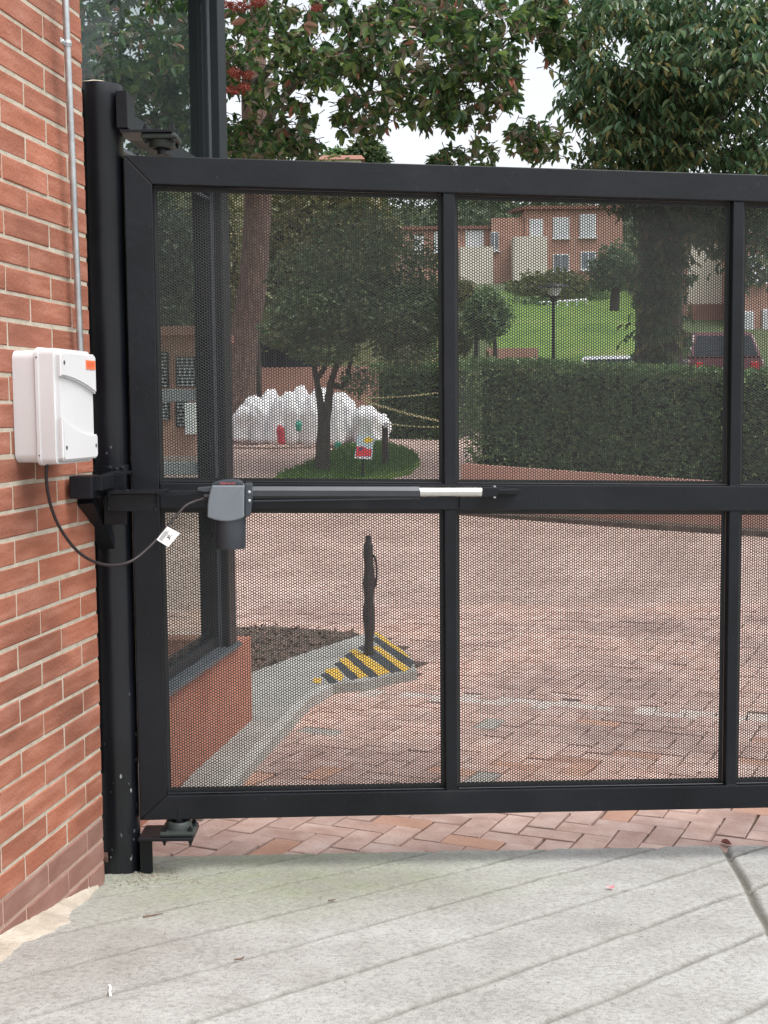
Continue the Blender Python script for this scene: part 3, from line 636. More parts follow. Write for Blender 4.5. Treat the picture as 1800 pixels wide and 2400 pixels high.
# ------------------------------------------------------------------ gate
PSI = R(5.5); SAG = .0208
P0 = at(310, 1150, 3.68); G0 = Vector((P0.x, P0.y, 0)); gn = Vector((-math.sin(PSI), math.cos(PSI), 0)); gu = Vector((math.cos(PSI), math.sin(PSI), 0))
def G(px, py, dy=0.0):
    p = onplane(px, py, G0 + gn * dy, gn); v = p - G0; return Vector((v.dot(gu), dy, p.z))
gate = thing('swing_gate', 'large black steel gate leaf with perforated sheet panels', 'gate', G0, PSI)
S0, S1 = -.002, 2.80; ZT, ZB = 2.1015, .1345; FW = .081; DP = .05
zi_t, zi_b = ZT - FW, .2087
prism('top_rail', [(S0, ZT), (S1, ZT), (S1 - FW, zi_t), (S0 + FW, zi_t)], 0, DP, M['black'], gate, .003, 2, SAG)
prism('bottom_rail', [(S0, ZB), (S0 + FW, zi_b), (S1 - FW, zi_b), (S1, ZB)], 0, DP, M['black'], gate, .003, 2, SAG)
prism('stile', [(S0, ZB), (S0, ZT), (S0 + FW, zi_t), (S0 + FW, zi_b)], 0.0004, DP, M['black'], gate, .003, 2, SAG)
prism('stile', [(S1, ZB), (S1 - FW, zi_b), (S1 - FW, zi_t), (S1, ZT)], 0.0004, DP, M['black'], gate, .003, 2, SAG)
MZ0, MZ1 = 1.0775, 1.1545
prism('middle_rail', [(S0 + FW + .0005, MZ0), (S1 - FW - .0005, MZ0), (S1 - FW - .0005, MZ1), (S0 + FW + .0005, MZ1)], 0.001, DP, M['black'], gate, .003, 2, SAG)
MUL = [(.930, .966), (1.8205, 1.854)]
for s0, s1 in MUL:
    prism('mullion', [(s0, zi_b), (s1, zi_b), (s1, MZ0 - .0003), (s0, MZ0 - .0003)], .004, DP, M['black'], gate, .0035, 2, SAG)
    prism('mullion', [(s0, MZ1 + .0003), (s1, MZ1 + .0003), (s1, zi_t), (s0, zi_t)], .004, DP, M['black'], gate, .0035, 2, SAG)
    for z_ in (zi_t, MZ1, MZ0, zi_b):
        for k in range(5):
            bm = bmesh.new(); bmesh.ops.create_icosphere(bm, subdivisions=1, radius=.004)
            o = bm_obj('weld_bead', bm, M['black'], gate, True); s_ = s0 + (s1 - s0) * (k + .5) / 5; o.location = (s_, .004, z_ - SAG * s_ + random.gauss(0, .001)); o.scale = (1.2, .6, .8)
pw = prism('weld_plate', [(.974, MZ0 + .001), (1.176, MZ0 + .001), (1.178, MZ1 - .001), (.976, MZ1 - .001)], -.006, .0005, M['black'], gate, .002, 2, SAG)
# perforated sheet: one mesh shared by all six panels
OW, OH = .853, .8655; P = .00832; RH = .00312; MG = .009
cw = P * math.sqrt(3) / 2
cols = int((OW - 2 * MG) / cw); rows = int((OH - 2 * MG) / P)
ci, cj = np.meshgrid(np.arange(cols), np.arange(rows), indexing='ij'); ci = ci.ravel(); cj = cj.ravel()
cx = (ci - (cols - 1) / 2) * cw; cz = (cj - (rows - 1) / 2) * P + np.where(ci % 2, P / 4, -P / 4)
hex_ = np.array([(P / math.sqrt(3) * math.cos(R(60 * k)), P / math.sqrt(3) * math.sin(R(60 * k))) for k in range(6)])
hol = np.array([(RH * math.cos(R(30 * k)), RH * math.sin(R(30 * k))) for k in range(12)])
n = len(cx); loc = np.concatenate([hex_, hol, hol]); dep = np.array([0] * 18 + [.0016] * 12)
V = np.zeros((n, 30, 3)); V[:, :, 0] = cx[:, None] + loc[None, :, 0]; V[:, :, 2] = cz[:, None] + loc[None, :, 1]; V[:, :, 1] = dep[None]
V[:, :, 2] -= SAG * V[:, :, 0]
tri = []
for k in range(6):
    h0, h1, c0, c1, c2 = k, (k + 1) % 6, 6 + 2 * k, 6 + 2 * k + 1, 6 + (2 * k + 2) % 12
    tri += [(h0, h1, c1), (h0, c1, c0), (h1, c2, c1)]
for k in range(12):
    a, b = 6 + k, 6 + (k + 1) % 12; tri += [(a, b, b + 12), (a, b + 12, a + 12)]
tri = np.array(tri); Fv = (tri[None] + (np.arange(n) * 30)[:, None, None]).reshape(-1, 3)
sheet0 = big_mesh('perforated_sheet', V.reshape(-1, 3), Fv, M['sheet'], gate)
bx = cols * cw / 2 - .001; bz = rows * P / 2 - .001
def border_mesh():
    bm = bmesh.new(); X, Z = OW / 2 - .0003, OH / 2 - .0003
    for lo, hi in (((-X, .0017, -Z), (-bx, .004, Z)), ((bx, .0017, -Z), (X, .004, Z)), ((-bx, .0017, -Z), (bx, .004, -bz)), ((-bx, .0017, bz), (bx, .004, Z))): bm_box(bm, lo, hi)
    for v in bm.verts: v.co.z -= SAG * v.co.x
    me = bpy.data.meshes.new('sheet_border'); bm.to_mesh(me); bm.free(); me.materials.append(M['sheet']); return me
bme = border_mesh()
cxs = [(S0 + FW + MUL[0][0]) / 2, (MUL[0][1] + MUL[1][0]) / 2, (MUL[1][1] + S1 - FW) / 2]; czs = [(zi_b + MZ0) / 2, (MZ1 + zi_t) / 2]
first = True
for i, sx_ in enumerate(cxs):
    for zc in czs:
        o = sheet0 if first else link(sheet0.copy(), gate)
        first = False; o.location = (sx_, .034, zc - SAG * sx_)
        link(bpy.data.objects.new('sheet_border', bme), o)
# lip strips at the foot of each opening
for i, (a_, b_) in enumerate([(S0 + FW, MUL[0][0]), (MUL[0][1], MUL[1][0]), (MUL[1][1], S1 - FW)]):
    for zc in (zi_b, MZ1):
        prism('bead_strip', [(a_ + .003, zc + .0002), (b_ - .003, zc + .0002), (b_ - .003, zc + .0045), (a_ + .003, zc + .0045)], .012, .0325, M['black'], gate, .001, 1, SAG)
        for k in range(5):
            s_ = a_ + (b_ - a_) * (k + .5) / 5; o = lathe('screw', [(.0042, 0), (.0035, .002), (.001, .003)], M['black'], gate, 8, (s_, .026, zc + .0046 - SAG * s_))

# ------------------------------------------------------------------ gate drive arm
drive = thing('gate_drive_arm', 'grey motor and telescopic arm mounted across the gate rail', 'gate opener', G0, PSI)
D0 = -.085
def poly(pts, dy): return [(G(x, y, dy).x, G(x, y, dy).z) for x, y in pts]
c4 = lambda pts: [(470 + x / 7.9, 1110 + y / 7.9) for x, y in pts]
front = c4([(205, 220), (800, 220), (812, 235), (808, 810), (730, 845), (640, 870), (540, 886), (450, 890), (340, 876), (250, 855), (125, 810), (128, 600), (140, 500), (160, 400), (180, 310)])
prism('motor_housing', poly(front, -.13), -.13, -.03, M['motor'], drive, .005, 3)
prism('motor_cap', poly(c4([(195, 218), (215, 198), (350, 145), (480, 128), (560, 124), (720, 136), (785, 178), (790, 218)]), -.125), -.125, -.035, M['motor_dark'], drive, .003, 2)
prism('motor_side', poly(c4([(818, 190), (960, 185), (950, 560), (935, 760), (880, 790), (818, 815)]), -.115), -.115, -.04, M['motor_dark'], drive, .004, 2)
a = G(503, 1222, -.08); b = G(577, 1222, -.08); zc2 = G(540, 1285, -.08).z; r_ = (b.x - a.x) / 2
lathe('motor_cup', [(r_ * .2, zc2), (r_ * .90, zc2), (r_ * .955, zc2 + .005), (r_ * 1.0, a.z + .012), (r_ * .5, a.z + .02)], M['motor_dark'], drive, 36, ((a.x + b.x) / 2, -.08, 0))
# maker's name on the cap
fc = bpy.data.curves.new('brand', 'FONT'); fc.body = 'GENIUS'; fc.size = .0125; fc.extrude = .0002; fc.space_character = 1.05
to = bpy.data.objects.new('tmp', fc); me = bpy.data.meshes.new_from_object(to); bpy.data.objects.remove(to)
me.materials.clear(); me.materials.append(M['red_print'])
lo = [min(v.co[k] for v in me.vertices) for k in range(3)]; hi = [max(v.co[k] for v in me.vertices) for k in range(3)]
t0, t1 = G(515.5, 1135.5, -.1275), G(551, 1130.5, -.1275)
for v in me.vertices:
    v.co = Vector((t0.x + (v.co.x - lo[0]) / (hi[0] - lo[0]) * (t1.x - t0.x), -.1262 - v.co.z, t0.z + (v.co.y - lo[1]) / (hi[1] - lo[1]) * (t1.z - t0.z)))
link(bpy.data.objects.new('brand_lettering', me), drive)
# collar with two screws, tube, rod, clevis
a = G(576, 1160, D0); b = G(593, 1160, D0)
def hcyl(name, x0, x1, z, r, mat, n=24, dy=D0, smooth=True, z1=None, rot=0):
    bm = bmesh.new(); z1 = z if z1 is None else z1
    ring = [[bm.verts.new((x, dy + r * math.cos(2 * math.pi * (k + rot) / n), zz + r * math.sin(2 * math.pi * (k + rot) / n))) for k in range(n)] for x, zz in ((x0, z), (x1, z1))]
    for k in range(n): bm.faces.new((ring[0][k], ring[0][(k + 1) % n], ring[1][(k + 1) % n], ring[1][k]))
    bm.faces.new(ring[0][::-1]); bm.faces.new(ring[1]); return bm_obj(name, bm, mat, drive, smooth, R(50))
hcyl('tube_collar', a.x, b.x, a.z, .030, M['motor_dark'], 28)
for dz in (.010, -.015): 
    o = lathe('collar_screw', [(.0045, 0), (.0045, .003), (.003, .004)], M['galv'], drive, 12, ((a.x + b.x) / 2, D0 - .0295, a.z + dz)); o.rotation_euler = (R(90), 0, 0)
ta, tb = G(593, 1155, D0), G(983, 1155.5, D0)
hcyl('arm_tube', ta.x, tb.x, ta.z, .0205, M['alu_dark'], 8, z1=tb.z, smooth=False, rot=.5)
box('tube_rail', (ta.x, D0 - .012, ta.z - .0255), (tb.x, D0 + .012, ta.z - .0205), M['motor_dark'], drive, .001)
ra, rb = G(983, 1153, D0), G(1128, 1153, D0)
hcyl('piston_rod', ra.x - .01, rb.x, ra.z, .0148, M['chrome'], 32, z1=rb.z)
ka, kb = G(1128, 1153, D0), G(1168, 1153, D0)
prism('clevis', [(ka.x, ka.z - .014), (kb.x - .008, ka.z - .013), (kb.x, ka.z - .004), (kb.x, ka.z + .009), (kb.x - .006, ka.z + .0135), (ka.x, ka.z + .0145)], D0 - .014, D0 - .004, M['black'], drive, .002, 2)
prism('clevis', [(ka.x, ka.z - .014), (kb.x - .008, ka.z - .013), (kb.x, ka.z - .004), (kb.x, ka.z + .009), (kb.x - .006, ka.z + .0135), (ka.x, ka.z + .0145)], D0 + .004, D0 + .014, M['black'], drive, .002, 2)
tube('clevis_pin', [(kb.x - .012, D0, ka.z - .019), (kb.x - .012, D0, ka.z + .018)], .005, M['galv'], drive, 12)
e0, e1 = G(1160, 1149, -.05), G(1208, 1158, -.012)
prism('front_bracket', [(kb.x - .03, ka.z - .003), (e1.x - .01, ka.z - .010), (e1.x, ka.z - .008), (e1.x + .002, ka.z + .002), (e1.x - .006, ka.z + .006), (kb.x - .03, ka.z + .004)], D0 - .003, -.0065, M['black'], drive, .0015, 2)
prism('front_bracket', [(kb.x + .006, ka.z - .018), (e1.x + .004, ka.z - .018), (e1.x + .008, ka.z + .004), (kb.x + .006, ka.z + .010)], -.016, -.0064, M['black'], drive, .003, 2)
o = lathe('bracket_bolt', [(.0065, 0), (.0065, .004), (.003, .005)], M['black'], drive, 6, (e1.x - .005, -.0165, ka.z - .008)); o.rotation_euler = (R(90), 0, 0)
# rear fork and cable gland
prism('rear_fork', poly([(370, 1155), (384, 1150), (492, 1149), (492, 1154), (438, 1161), (372, 1163)], -.09), -.105, -.075, M['black'], drive, .0015, 2)
prism('rear_fork', poly([(463, 1143.5), (497, 1140), (497, 1151), (486, 1153), (463, 1150)], -.10), -.115, -.06, M['motor_dark'], drive, .002, 2)
ga, gb = G(472, 1170, -.10), G(488, 1168, -.10)
hcyl('cable_gland', ga.x, gb.x, ga.z, .009, M['cable'], 8, dy=-.10, z1=gb.z, smooth=False)
hcyl('cable_gland', gb.x - .012, gb.x + .004, gb.z + .006, .0125, M['cable'], 8, dy=-.10, smooth=False)

# ------------------------------------------------------------------ control box on the wall, conduit, cable
cb = thing('control_box', 'white plastic control box with orange sticker on the brick wall', 'control box', (W0.x, W0.y, 0), WANG)
X0, X1, Z0, Z1 = .066, .292, 1.236, 1.517
def rrect(x0, x1, z0, z1, r, n=5):
    out = []
    for (cx_, cz_, a0) in ((x1 - r, z1 - r, 0), (x0 + r, z1 - r, 90), (x0 + r, z0 + r, 180), (x1 - r, z0 + r, 270)):
        for k in range(n + 1): out.append((cx_ + r * math.cos(R(a0 + 90 * k / n)), cz_ + r * math.sin(R(a0 + 90 * k / n))))
    return out
def rprism(name, pl, y0, y1, mat, parent, bevel, seg=3):
    """rounded plate: outline in (x,z), from y0 (wall side) to y1 (front, negative) with only the front rim bevelled"""
    bm = bmesh.new(); f = bm.faces.new([bm.verts.new((p[0], y0, p[1])) for p in pl]); r = bmesh.ops.extrude_face_region(bm, geom=[f])
    nv = [v for v in r['geom'] if isinstance(v, bmesh.types.BMVert)]; bmesh.ops.translate(bm, verts=nv, vec=(0, y1 - y0, 0)); s = set(nv)
    if bevel: bmesh.ops.bevel(bm, geom=[e for e in bm.edges if e.verts[0] in s and e.verts[1] in s], offset=bevel, segments=seg, affect='EDGES')
    return bm_obj(name, bm, mat, parent, True, R(30))
shell = rprism('back_shell', rrect(X0 + .004, X1 - .004, Z0 + .004, Z1 - .004, .022), -.0005, -.058, M['white_plastic'], cb, .001, 1)
rprism('gasket_seam', rrect(X0 + .0055, X1 - .0055, Z0 + .0055, Z1 - .0055, .02), -.0585, -.0605, M['cable'], cb, 0)
cover = rprism('cover', rrect(X0, X1, Z0, Z1, .016), -.061, -.117, M['white_plastic'], cb, .010, 4)
rprism('cover_rim', rrect(X0 - .0025, X1 + .0025, Z0 - .0025, Z1 + .0025, .018), -.0612, -.071, M['white_plastic'], cover, .002, 2)
arc1 = [(X0 + .006 + (X1 - X0 - .012) * k / 10, 1.449 - .006 * k / 10 - .034 * (k / 10) ** 1.9) for k in range(11)]
up = arc1 + [(X1 - .006, Z1 - .016), (X1 - .014, Z1 - .008), (X0 + .014, Z1 - .008), (X0 + .006, Z1 - .016)]
rprism('raised_panel', up, -.1165, -.1265, M['white_plastic'], cover, .004, 3)
arc2 = [(X0 + .006 + (X1 - X0 - .012) * k / 10, 1.349 - .044 * (1 - (1 - k / 10) ** 2.0)) for k in range(11)]
dn = arc2[::-1] + [(X0 + .006, Z0 + .016), (X0 + .014, Z0 + .008), (X1 - .014, Z0 + .008), (X1 - .006, Z0 + .016)]
rprism('raised_panel', dn, -.1165, -.1265, M['white_plastic'], cover, .004, 3)
for (x_, z_) in ((X0 + .022, 1.482), (X0 + .022, 1.276), (X1 - .02, 1.482), (X1 - .02, 1.276)):
    o = lathe('cover_screw', [(.0055, 0), (.0055, .0004), (.0042, .0006), (.0035, -.001)], M['frame_grey'], cover, 14, (x_, -.1266, z_)); o.rotation_euler = (R(90), 0, 0)
for z_ in (1.495, 1.258):
    o = lathe('rim_hole', [(.0022, 0), (.002, .0006)], M['ink'], cover, 8, (X0 - .0027, -.066, z_)); o.rotation_euler = (0, R(-90), 0)
st = box('orange_sticker', (X1 - .074, -.1280, 1.470), (X1 - .014, -.1266, 1.493), M['orange'], cover, .0004)
for k in range(3): box('sticker_print', (X1 - .066, -.1284, 1.4755 + k * .0045), (X1 - .024, -.12805, 1.4782 + k * .0045), M['orange_dark'], st)
pl_ = box('fixing_plate', (X1 - .004, -.052, Z0 + .025), (X1 + .026, -.047, Z0 + .085), M['galv'], cb, .003)
o = lathe('plate_screw', [(.004, 0), (.003, .003)], M['galv'], pl_, 10, (X1 + .014, -.0525, Z0 + .05)); o.rotation_euler = (R(90), 0, 0)
ca_, cb_ = at(153, 0, 3.325), at(188, 815, 3.40)
cdd = (cb_ - ca_)
cond = tube('conduit', [ca_ - cdd * .35, ca_, cb_ - cdd * .12, cb_ + cdd * .02], .0088, M['galv'], None, 16)
tag(cond, 'thin galvanised conduit pipe running down the wall to the white box', 'conduit pipe')
cpos = at(157.5, 102, 3.333)
cl = thing('conduit_clamp', 'small galvanised saddle clamp holding the conduit to the wall', 'clamp', cpos, WANG)
lathe('clamp_band', [(.0092, -.0075), (.0108, -.0075), (.0108, -.004), (.0118, -.002), (.0118, .002), (.0108, .004), (.0108, .0075), (.0092, .0075)], M['galv'], cl, 20)
box('clamp_ear', (-.034, .002, -.007), (-.008, .006, .007), M['galv'], cl, .001)
o = lathe('clamp_screw', [(.0045, 0), (.003, .002)], M['galv'], cl, 10, (-.022, .0018, 0)); o.rotation_euler = (R(90), 0, 0)
cp = [(112, 1080, 3.07), (109, 1098, 3.07), (109, 1130, 3.08), (119, 1185, 3.11), (142, 1240, 3.16), (182, 1292, 3.24), (225, 1318, 3.32), (268, 1325, 3.39), (310, 1314, 3.45), (352, 1280, 3.49), (392, 1235, 3.53), (430, 1190, 3.56), (455, 1176, 3.575), (474, 1170, 3.58)]
cab = tube('power_cable', spline([at(*c) for c in cp], 8), .0042, M['cable'], None, 10)
tag(cab, 'dark cable looping from the white control box to the motor', 'cable')
tq = [at(x, y, Y - .006) for x, y, Y in ((367, 1265, 3.505), (392, 1234, 3.52), (422, 1250, 3.525), (394, 1282, 3.51))]
tg = thing('cable_tag', 'small white printed paper tag hanging on the cable', 'tag', tq[0])
def quadpt(u, v): return (tq[0].lerp(tq[1], u)).lerp(tq[3].lerp(tq[2], u), v) - tq[0]
tn = (tq[1] - tq[0]).cross(tq[3] - tq[0]).normalized(); tn = tn if tn.y < 0 else -tn
def tagquad(name, u0, u1, v0, v1, off, th, mat):
    q = [quadpt(u0, v0), quadpt(u1, v0), quadpt(u1, v1), quadpt(u0, v1)]
    vs = [p + tn * off for p in q] + [p + tn * (off - th) for p in q]
    return mesh_obj(name, vs, [(0, 1, 2, 3), (7, 6, 5, 4), (0, 4, 5, 1), (1, 5, 6, 2), (2, 6, 7, 3), (3, 7, 4, 0)], mat, tg)
tagquad('tag_paper', 0, 1, 0, 1, 0, .0006, M['paper'])
for k in range(7): tagquad('print_line', .10, .10 + random.uniform(.5, .8), .08 + k * .045, .10 + k * .045, .0006, .0004, M['ink'])
for (u0, u1, v0, v1) in ((.42, .5, .45, .7), (.5, .62, .52, .58), (.46, .7, .62, .66), (.55, .6, .4, .5), (.36, .44, .68, .74)): tagquad('print_mark', u0, u1, v0, v1, .0006, .0004, M['ink'])

# ------------------------------------------------------------------ glazed guard booth behind the post
BD = ray(1339, 957); BD.z = 0; BD.normalize(); BANG = math.atan2(BD.y, BD.x)
BC = at(553, 1505, 5.525)
booth = thing('guard_booth', 'black framed glass guard booth on a low red brick base behind the post', 'booth', (BC.x, BC.y, 0), BANG)
XN = -1.72
box('base_wall', (XN, .0, -.45), (.262, .12, .312), M['booth_wall'], booth, .003)
box('base_wall', (.14, .1205, -.45), (.262, 1.7, .312), M['booth_wall'], booth, .003)
box('sill', (XN, -.022, .3125), (.02, .135, .333), M['frame_grey'], booth, .003)
box('bottom_rail', (XN, .045, .3335), (-.121, .085, .375), M['frame_blue'], booth, .003)
box('bottom_rail', (XN, .0855, .3335), (-.121, .10, .395), M['frame_blue'], booth, .002)
box('corner_post', (-.12, -.004, .3335), (.0, .030, 3.62), M['frame_blue'], booth, .002)
box('corner_post', (-.118, .0305, .3335), (-.002, .044, 3.62), M['frame_grey'], booth, .001)
box('corner_post', (-.12, .0445, .3335), (.0, .085, 3.62), M['frame_blue'], booth, .002)
box('corner_post', (-.10, .0855, .3335), (-.02, .13, 3.62), M['frame_blue'], booth, .002)
box('transom', (XN, .02, 2.325), (-.121, .085, 2.385), M['frame_blue'], booth, .002)
box('transom', (XN, .045, 2.255), (-.121, .06, 2.268), M['frame_grey'], booth, .001)
box('glass_pane', (XN, .062, .3755), (-.1205, .068, 2.3245), M['glass'], booth)
box('glass_pane', (XN, .062, 2.3855), (-.1205, .068, 3.62), M['glass'], booth)
box('glass_pane', (-.065, .1305, .334), (-.059, 1.55, 3.62), M['glass'], booth)
for z_ in (1.405, 1.085):
    box('glazing_bar', (-.085, .1305, z_), (-.04, 1.55, z_ + .055), M['ledge'], booth, .002)
box('roof', (XN - .1, -.15, 3.6205), (.3, 1.8, 3.75), M['frame_grey'], booth, .01)
box('head_beam', (XN, .02, 3.54), (-.121, .085, 3.6203), M['frame_blue'], booth, .002)

# ------------------------------------------------------------------ foliage builder
def frames(dirs, ups):
    d = dirs / np.linalg.norm(dirs, axis=1, keepdims=True)
    s = np.cross(d, ups); s /= np.linalg.norm(s, axis=1, keepdims=True) + 1e-9
    return d, s, np.cross(s, d)
LEAF = np.array([(0, 0, 0), (.33, -.5, .10), (.72, -.36, .06), (1, 0, -.10), (.72, .36, .06), (.33, .5, .10), (.5, 0, -.03)])   # along, across, up
LTRI = np.array([(0, 1, 6), (1, 2, 6), (2, 3, 6), (3, 4, 6), (4, 5, 6), (5, 0, 6)])
def leaf_arrays(pts, size, aspect, droop, upbias, svar=.35, lead=None):
    n = len(pts); dirs = RNG.normal(size=(n, 3))
    dirs[:, 2] = dirs[:, 2] * .5 - droop
    if lead is not None: dirs += lead
    ups = RNG.normal(size=(n, 3)); ups[:, 2] += upbias
    d, s, u = frames(dirs, ups)
    sz = size * (1 + svar * RNG.uniform(-1, 1, n))
    return d, s, u, sz, np.full(n, aspect)
def foliage(name, pts, size, mat, parent=None, aspect=.42, droop=.15, upbias=1.2, simple=False, lead=None, svar=.35, kind='stuff'):
    pts = np.asarray(pts); d, s, u, sz, asp = leaf_arrays(pts, size, aspect, droop, upbias, svar, lead)
    L_ = LEAF if not simple else LEAF[[0, 1, 3, 5]]; T_ = LTRI if not simple else np.array([(0, 1, 2), (0, 2, 3)])
    V = pts[:, None] + sz[:, None, None] * (L_[None, :, 0:1] * d[:, None] + L_[None, :, 1:2] * (asp[:, None, None] * s[:, None]) + L_[None, :, 2:3] * u[:, None])
    Fv = (T_[None] + (np.arange(len(pts)) * len(L_))[:, None, None]).reshape(-1, 3)
    o = big_mesh(name, V.reshape(-1, 3), Fv, mat, parent)
    if kind: o['kind'] = kind
    return o
def leaf_objects(pts, size, mat, parent, aspect=.42, droop=.15, upbias=1.2, lead=None):
    """the leaves that show largest, each an object of its own sharing one of three meshes"""
    mes = []
    for k in range(3):
        v = LEAF * np.array([1, aspect * (1 + .12 * (k - 1)), 1 + .5 * (k - 1)])
        me = bpy.data.meshes.new('leaf'); me.from_pydata([tuple(q) for q in v], [], [tuple(t) for t in LTRI]); me.materials.append(mat); mes.append(me)
    pts = np.asarray(pts); d, s, u, sz, _ = leaf_arrays(pts, size, aspect, droop, upbias, .3, lead)
    for i in range(len(pts)):
        o = bpy.data.objects.new('leaf', mes[i % 3]); link(o, parent)
        m = Matrix.Identity(4)
        for r in range(3): m[r][0], m[r][1], m[r][2], m[r][3] = d[i, r] * sz[i], s[i, r] * sz[i], u[i, r] * sz[i], pts[i, r]
        o.matrix_basis = m
def emit(name, B, D, U, sz, aspect, mat, parent, keep=None, thick=None):
    d, s, u = frames(D, U); L_ = LEAF; T_ = LTRI
    V = B[:, None] + sz[:, None, None] * (L_[None, :, 0:1] * d[:, None] + L_[None, :, 1:2] * (aspect * s[:, None]) + L_[None, :, 2:3] * u[:, None])
    Fv = (T_[None] + (np.arange(len(B)) * len(L_))[:, None, None]).reshape(-1, 3)
    o = big_mesh(name, V.reshape(-1, 3), Fv, mat, parent); o['kind'] = 'stuff'; return o
def emit_objects(B, D, U, sz, aspect, mat, parent):
    mes = []
    for k in range(3):
        v = LEAF * np.array([1, aspect * (1 + .12 * (k - 1)), 1 + .6 * (k - 1)])
        me = bpy.data.meshes.new('leaf'); me.from_pydata([tuple(q) for q in v], [], [tuple(t) for t in LTRI]); me.materials.append(mat); mes.append(me)
    d, s, u = frames(D, U)
    for i in range(len(B)):
        o = bpy.data.objects.new('leaf', mes[i % 3]); link(o, parent); m = Matrix.Identity(4)
        for r in range(3): m[r][0], m[r][1], m[r][2], m[r][3] = d[i, r] * sz[i], s[i, r] * sz[i], u[i, r] * sz[i], B[i, r]
        o.matrix_basis = m
def rosettes(C, size, rg, per=(5, 9)):
    """twig tips with leaves fanning out"""
    B, D, U, Z, TW = [], [], [], [], []
    for c in C:
        ax = rg.normal(size=3); ax[2] = ax[2] * .6 - .25; ax /= np.linalg.norm(ax); a = np.cross(ax, (0, 0, 1.)); a /= np.linalg.norm(a) + 1e-6; b = np.cross(ax, a)
        n = rg.integers(*per); ph = rg.uniform(0, 6.3); s0 = size * rg.uniform(.7, 1.2); TW.append((c - ax * size * 1.1, c + ax * .02))
        for k in range(n):
            t = ph + 2 * math.pi * k / n * 1.6; op = rg.uniform(.45, 1.15)
            dd = ax * math.cos(op) + (a * math.cos(t) + b * math.sin(t)) * math.sin(op); dd[2] -= .25
            B.append(c - ax * rg.uniform(0, .5) * size); D.append(dd); U.append(ax * .6 + rg.normal(size=3) * .35 + np.array((0, 0, .7))); Z.append(s0 * rg.uniform(.65, 1.15))
    return np.array(B), np.array(D), np.array(U), np.array(Z), TW
def fronds(C, size, rg, per=9, length=.6):
    """drooping twigs with two ranks of hanging leaves"""
    B, D, U, Z, TW = [], [], [], [], []
    for c in C:
        az = rg.uniform(0, 6.3); ax = np.array((math.cos(az), math.sin(az), rg.uniform(-.55, .15))); ax /= np.linalg.norm(ax); sd_ = np.cross(ax, (0, 0, 1.)); L_ = length * rg.uniform(.6, 1.2); s0 = size * rg.uniform(.8, 1.2)
        p0 = c - ax * L_ * .5; pts_ = []
        for k in range(per):
            f = (k + .5) / per; p = p0 + ax * L_ * f + np.array((0, 0, -.22 * L_ * f * f)); pts_.append(p); sg = 1 if k % 2 else -1
            B.append(p); D.append(sd_ * sg * .75 + ax * .45 + np.array((0, 0, -.75)) + rg.normal(size=3) * .18); U.append(sd_ * sg * .5 + np.array((0, 0, 1.)) + rg.normal(size=3) * .25); Z.append(s0 * rg.uniform(.8, 1.15) * (1 - .3 * abs(f - .4)))
        TW.append((pts_[0], pts_[-1]))
    return np.array(B), np.array(D), np.array(U), np.array(Z), TW
def twigs(name, TW, r, mat, parent):
    V, Fv = [], []
    for a, b in TW:
        a, b = np.array(a), np.array(b); d = b - a; s = np.cross(d, (.3, .2, 1.)); s = s / (np.linalg.norm(s) + 1e-9) * r; t = np.cross(d, s); t = t / (np.linalg.norm(t) + 1e-9) * r; k = len(V)
        V += [a + s, a - s * .5 + t * .87, a - s * .5 - t * .87, b + s * .5, b - s * .25 + t * .43, b - s * .25 - t * .43]
        Fv += [(k, k + 1, k + 4, k + 3), (k + 1, k + 2, k + 5, k + 4), (k + 2, k, k + 3, k + 5)]
    o = big_mesh(name, np.array(V), np.array(Fv), mat, parent); o['kind'] = 'stuff'; return o
def px_cloud(ells, gaps=(), seed=1):
    """points inside a union of clumps given as (pixel x, pixel y, radius x, radius y, depth, depth spread, count)"""
    rg = np.random.default_rng(seed); out = []
    for (x, y, rx, ry, Y, dY, n) in ells:
        k = 0
        while k < n:
            v = rg.normal(size=3); v /= np.linalg.norm(v); v *= rg.uniform(.25, 1) ** .5
            px, py, d = x + rx * v[0], y + ry * v[1], Y + dY * v[2]
            if any(((px - g[0]) / g[2]) ** 2 + ((py - g[1]) / g[3]) ** 2 < 1 for g in gaps) and rg.random() > .06: 
                k += .3; continue
            out.append(at(px, py, d)[:]); k += 1
    return np.array(out)
def blob(c, r, n, shell=.6, seed=0):
    rg = np.random.default_rng(seed); v = rg.normal(size=(n, 3)); v /= np.linalg.norm(v, axis=1, keepdims=True)
    v *= (shell + (1 - shell) * rg.random((n, 1))) * (1 + .10 * np.sin(v[:, :1] * 9 + v[:, 2:] * 7))
    return np.array(c) + v * np.array(r)
def cam_depth(p): return (p - np.array(CAM)) @ np.array(cF)

o = foliage('leaf_litter', LITTER, .045, M['twig'], None, aspect=.5, droop=0, upbias=2.5, simple=True); tag(o, 'fallen leaves scattered over the soil bed', 'leaf litter', None, 'stuff')
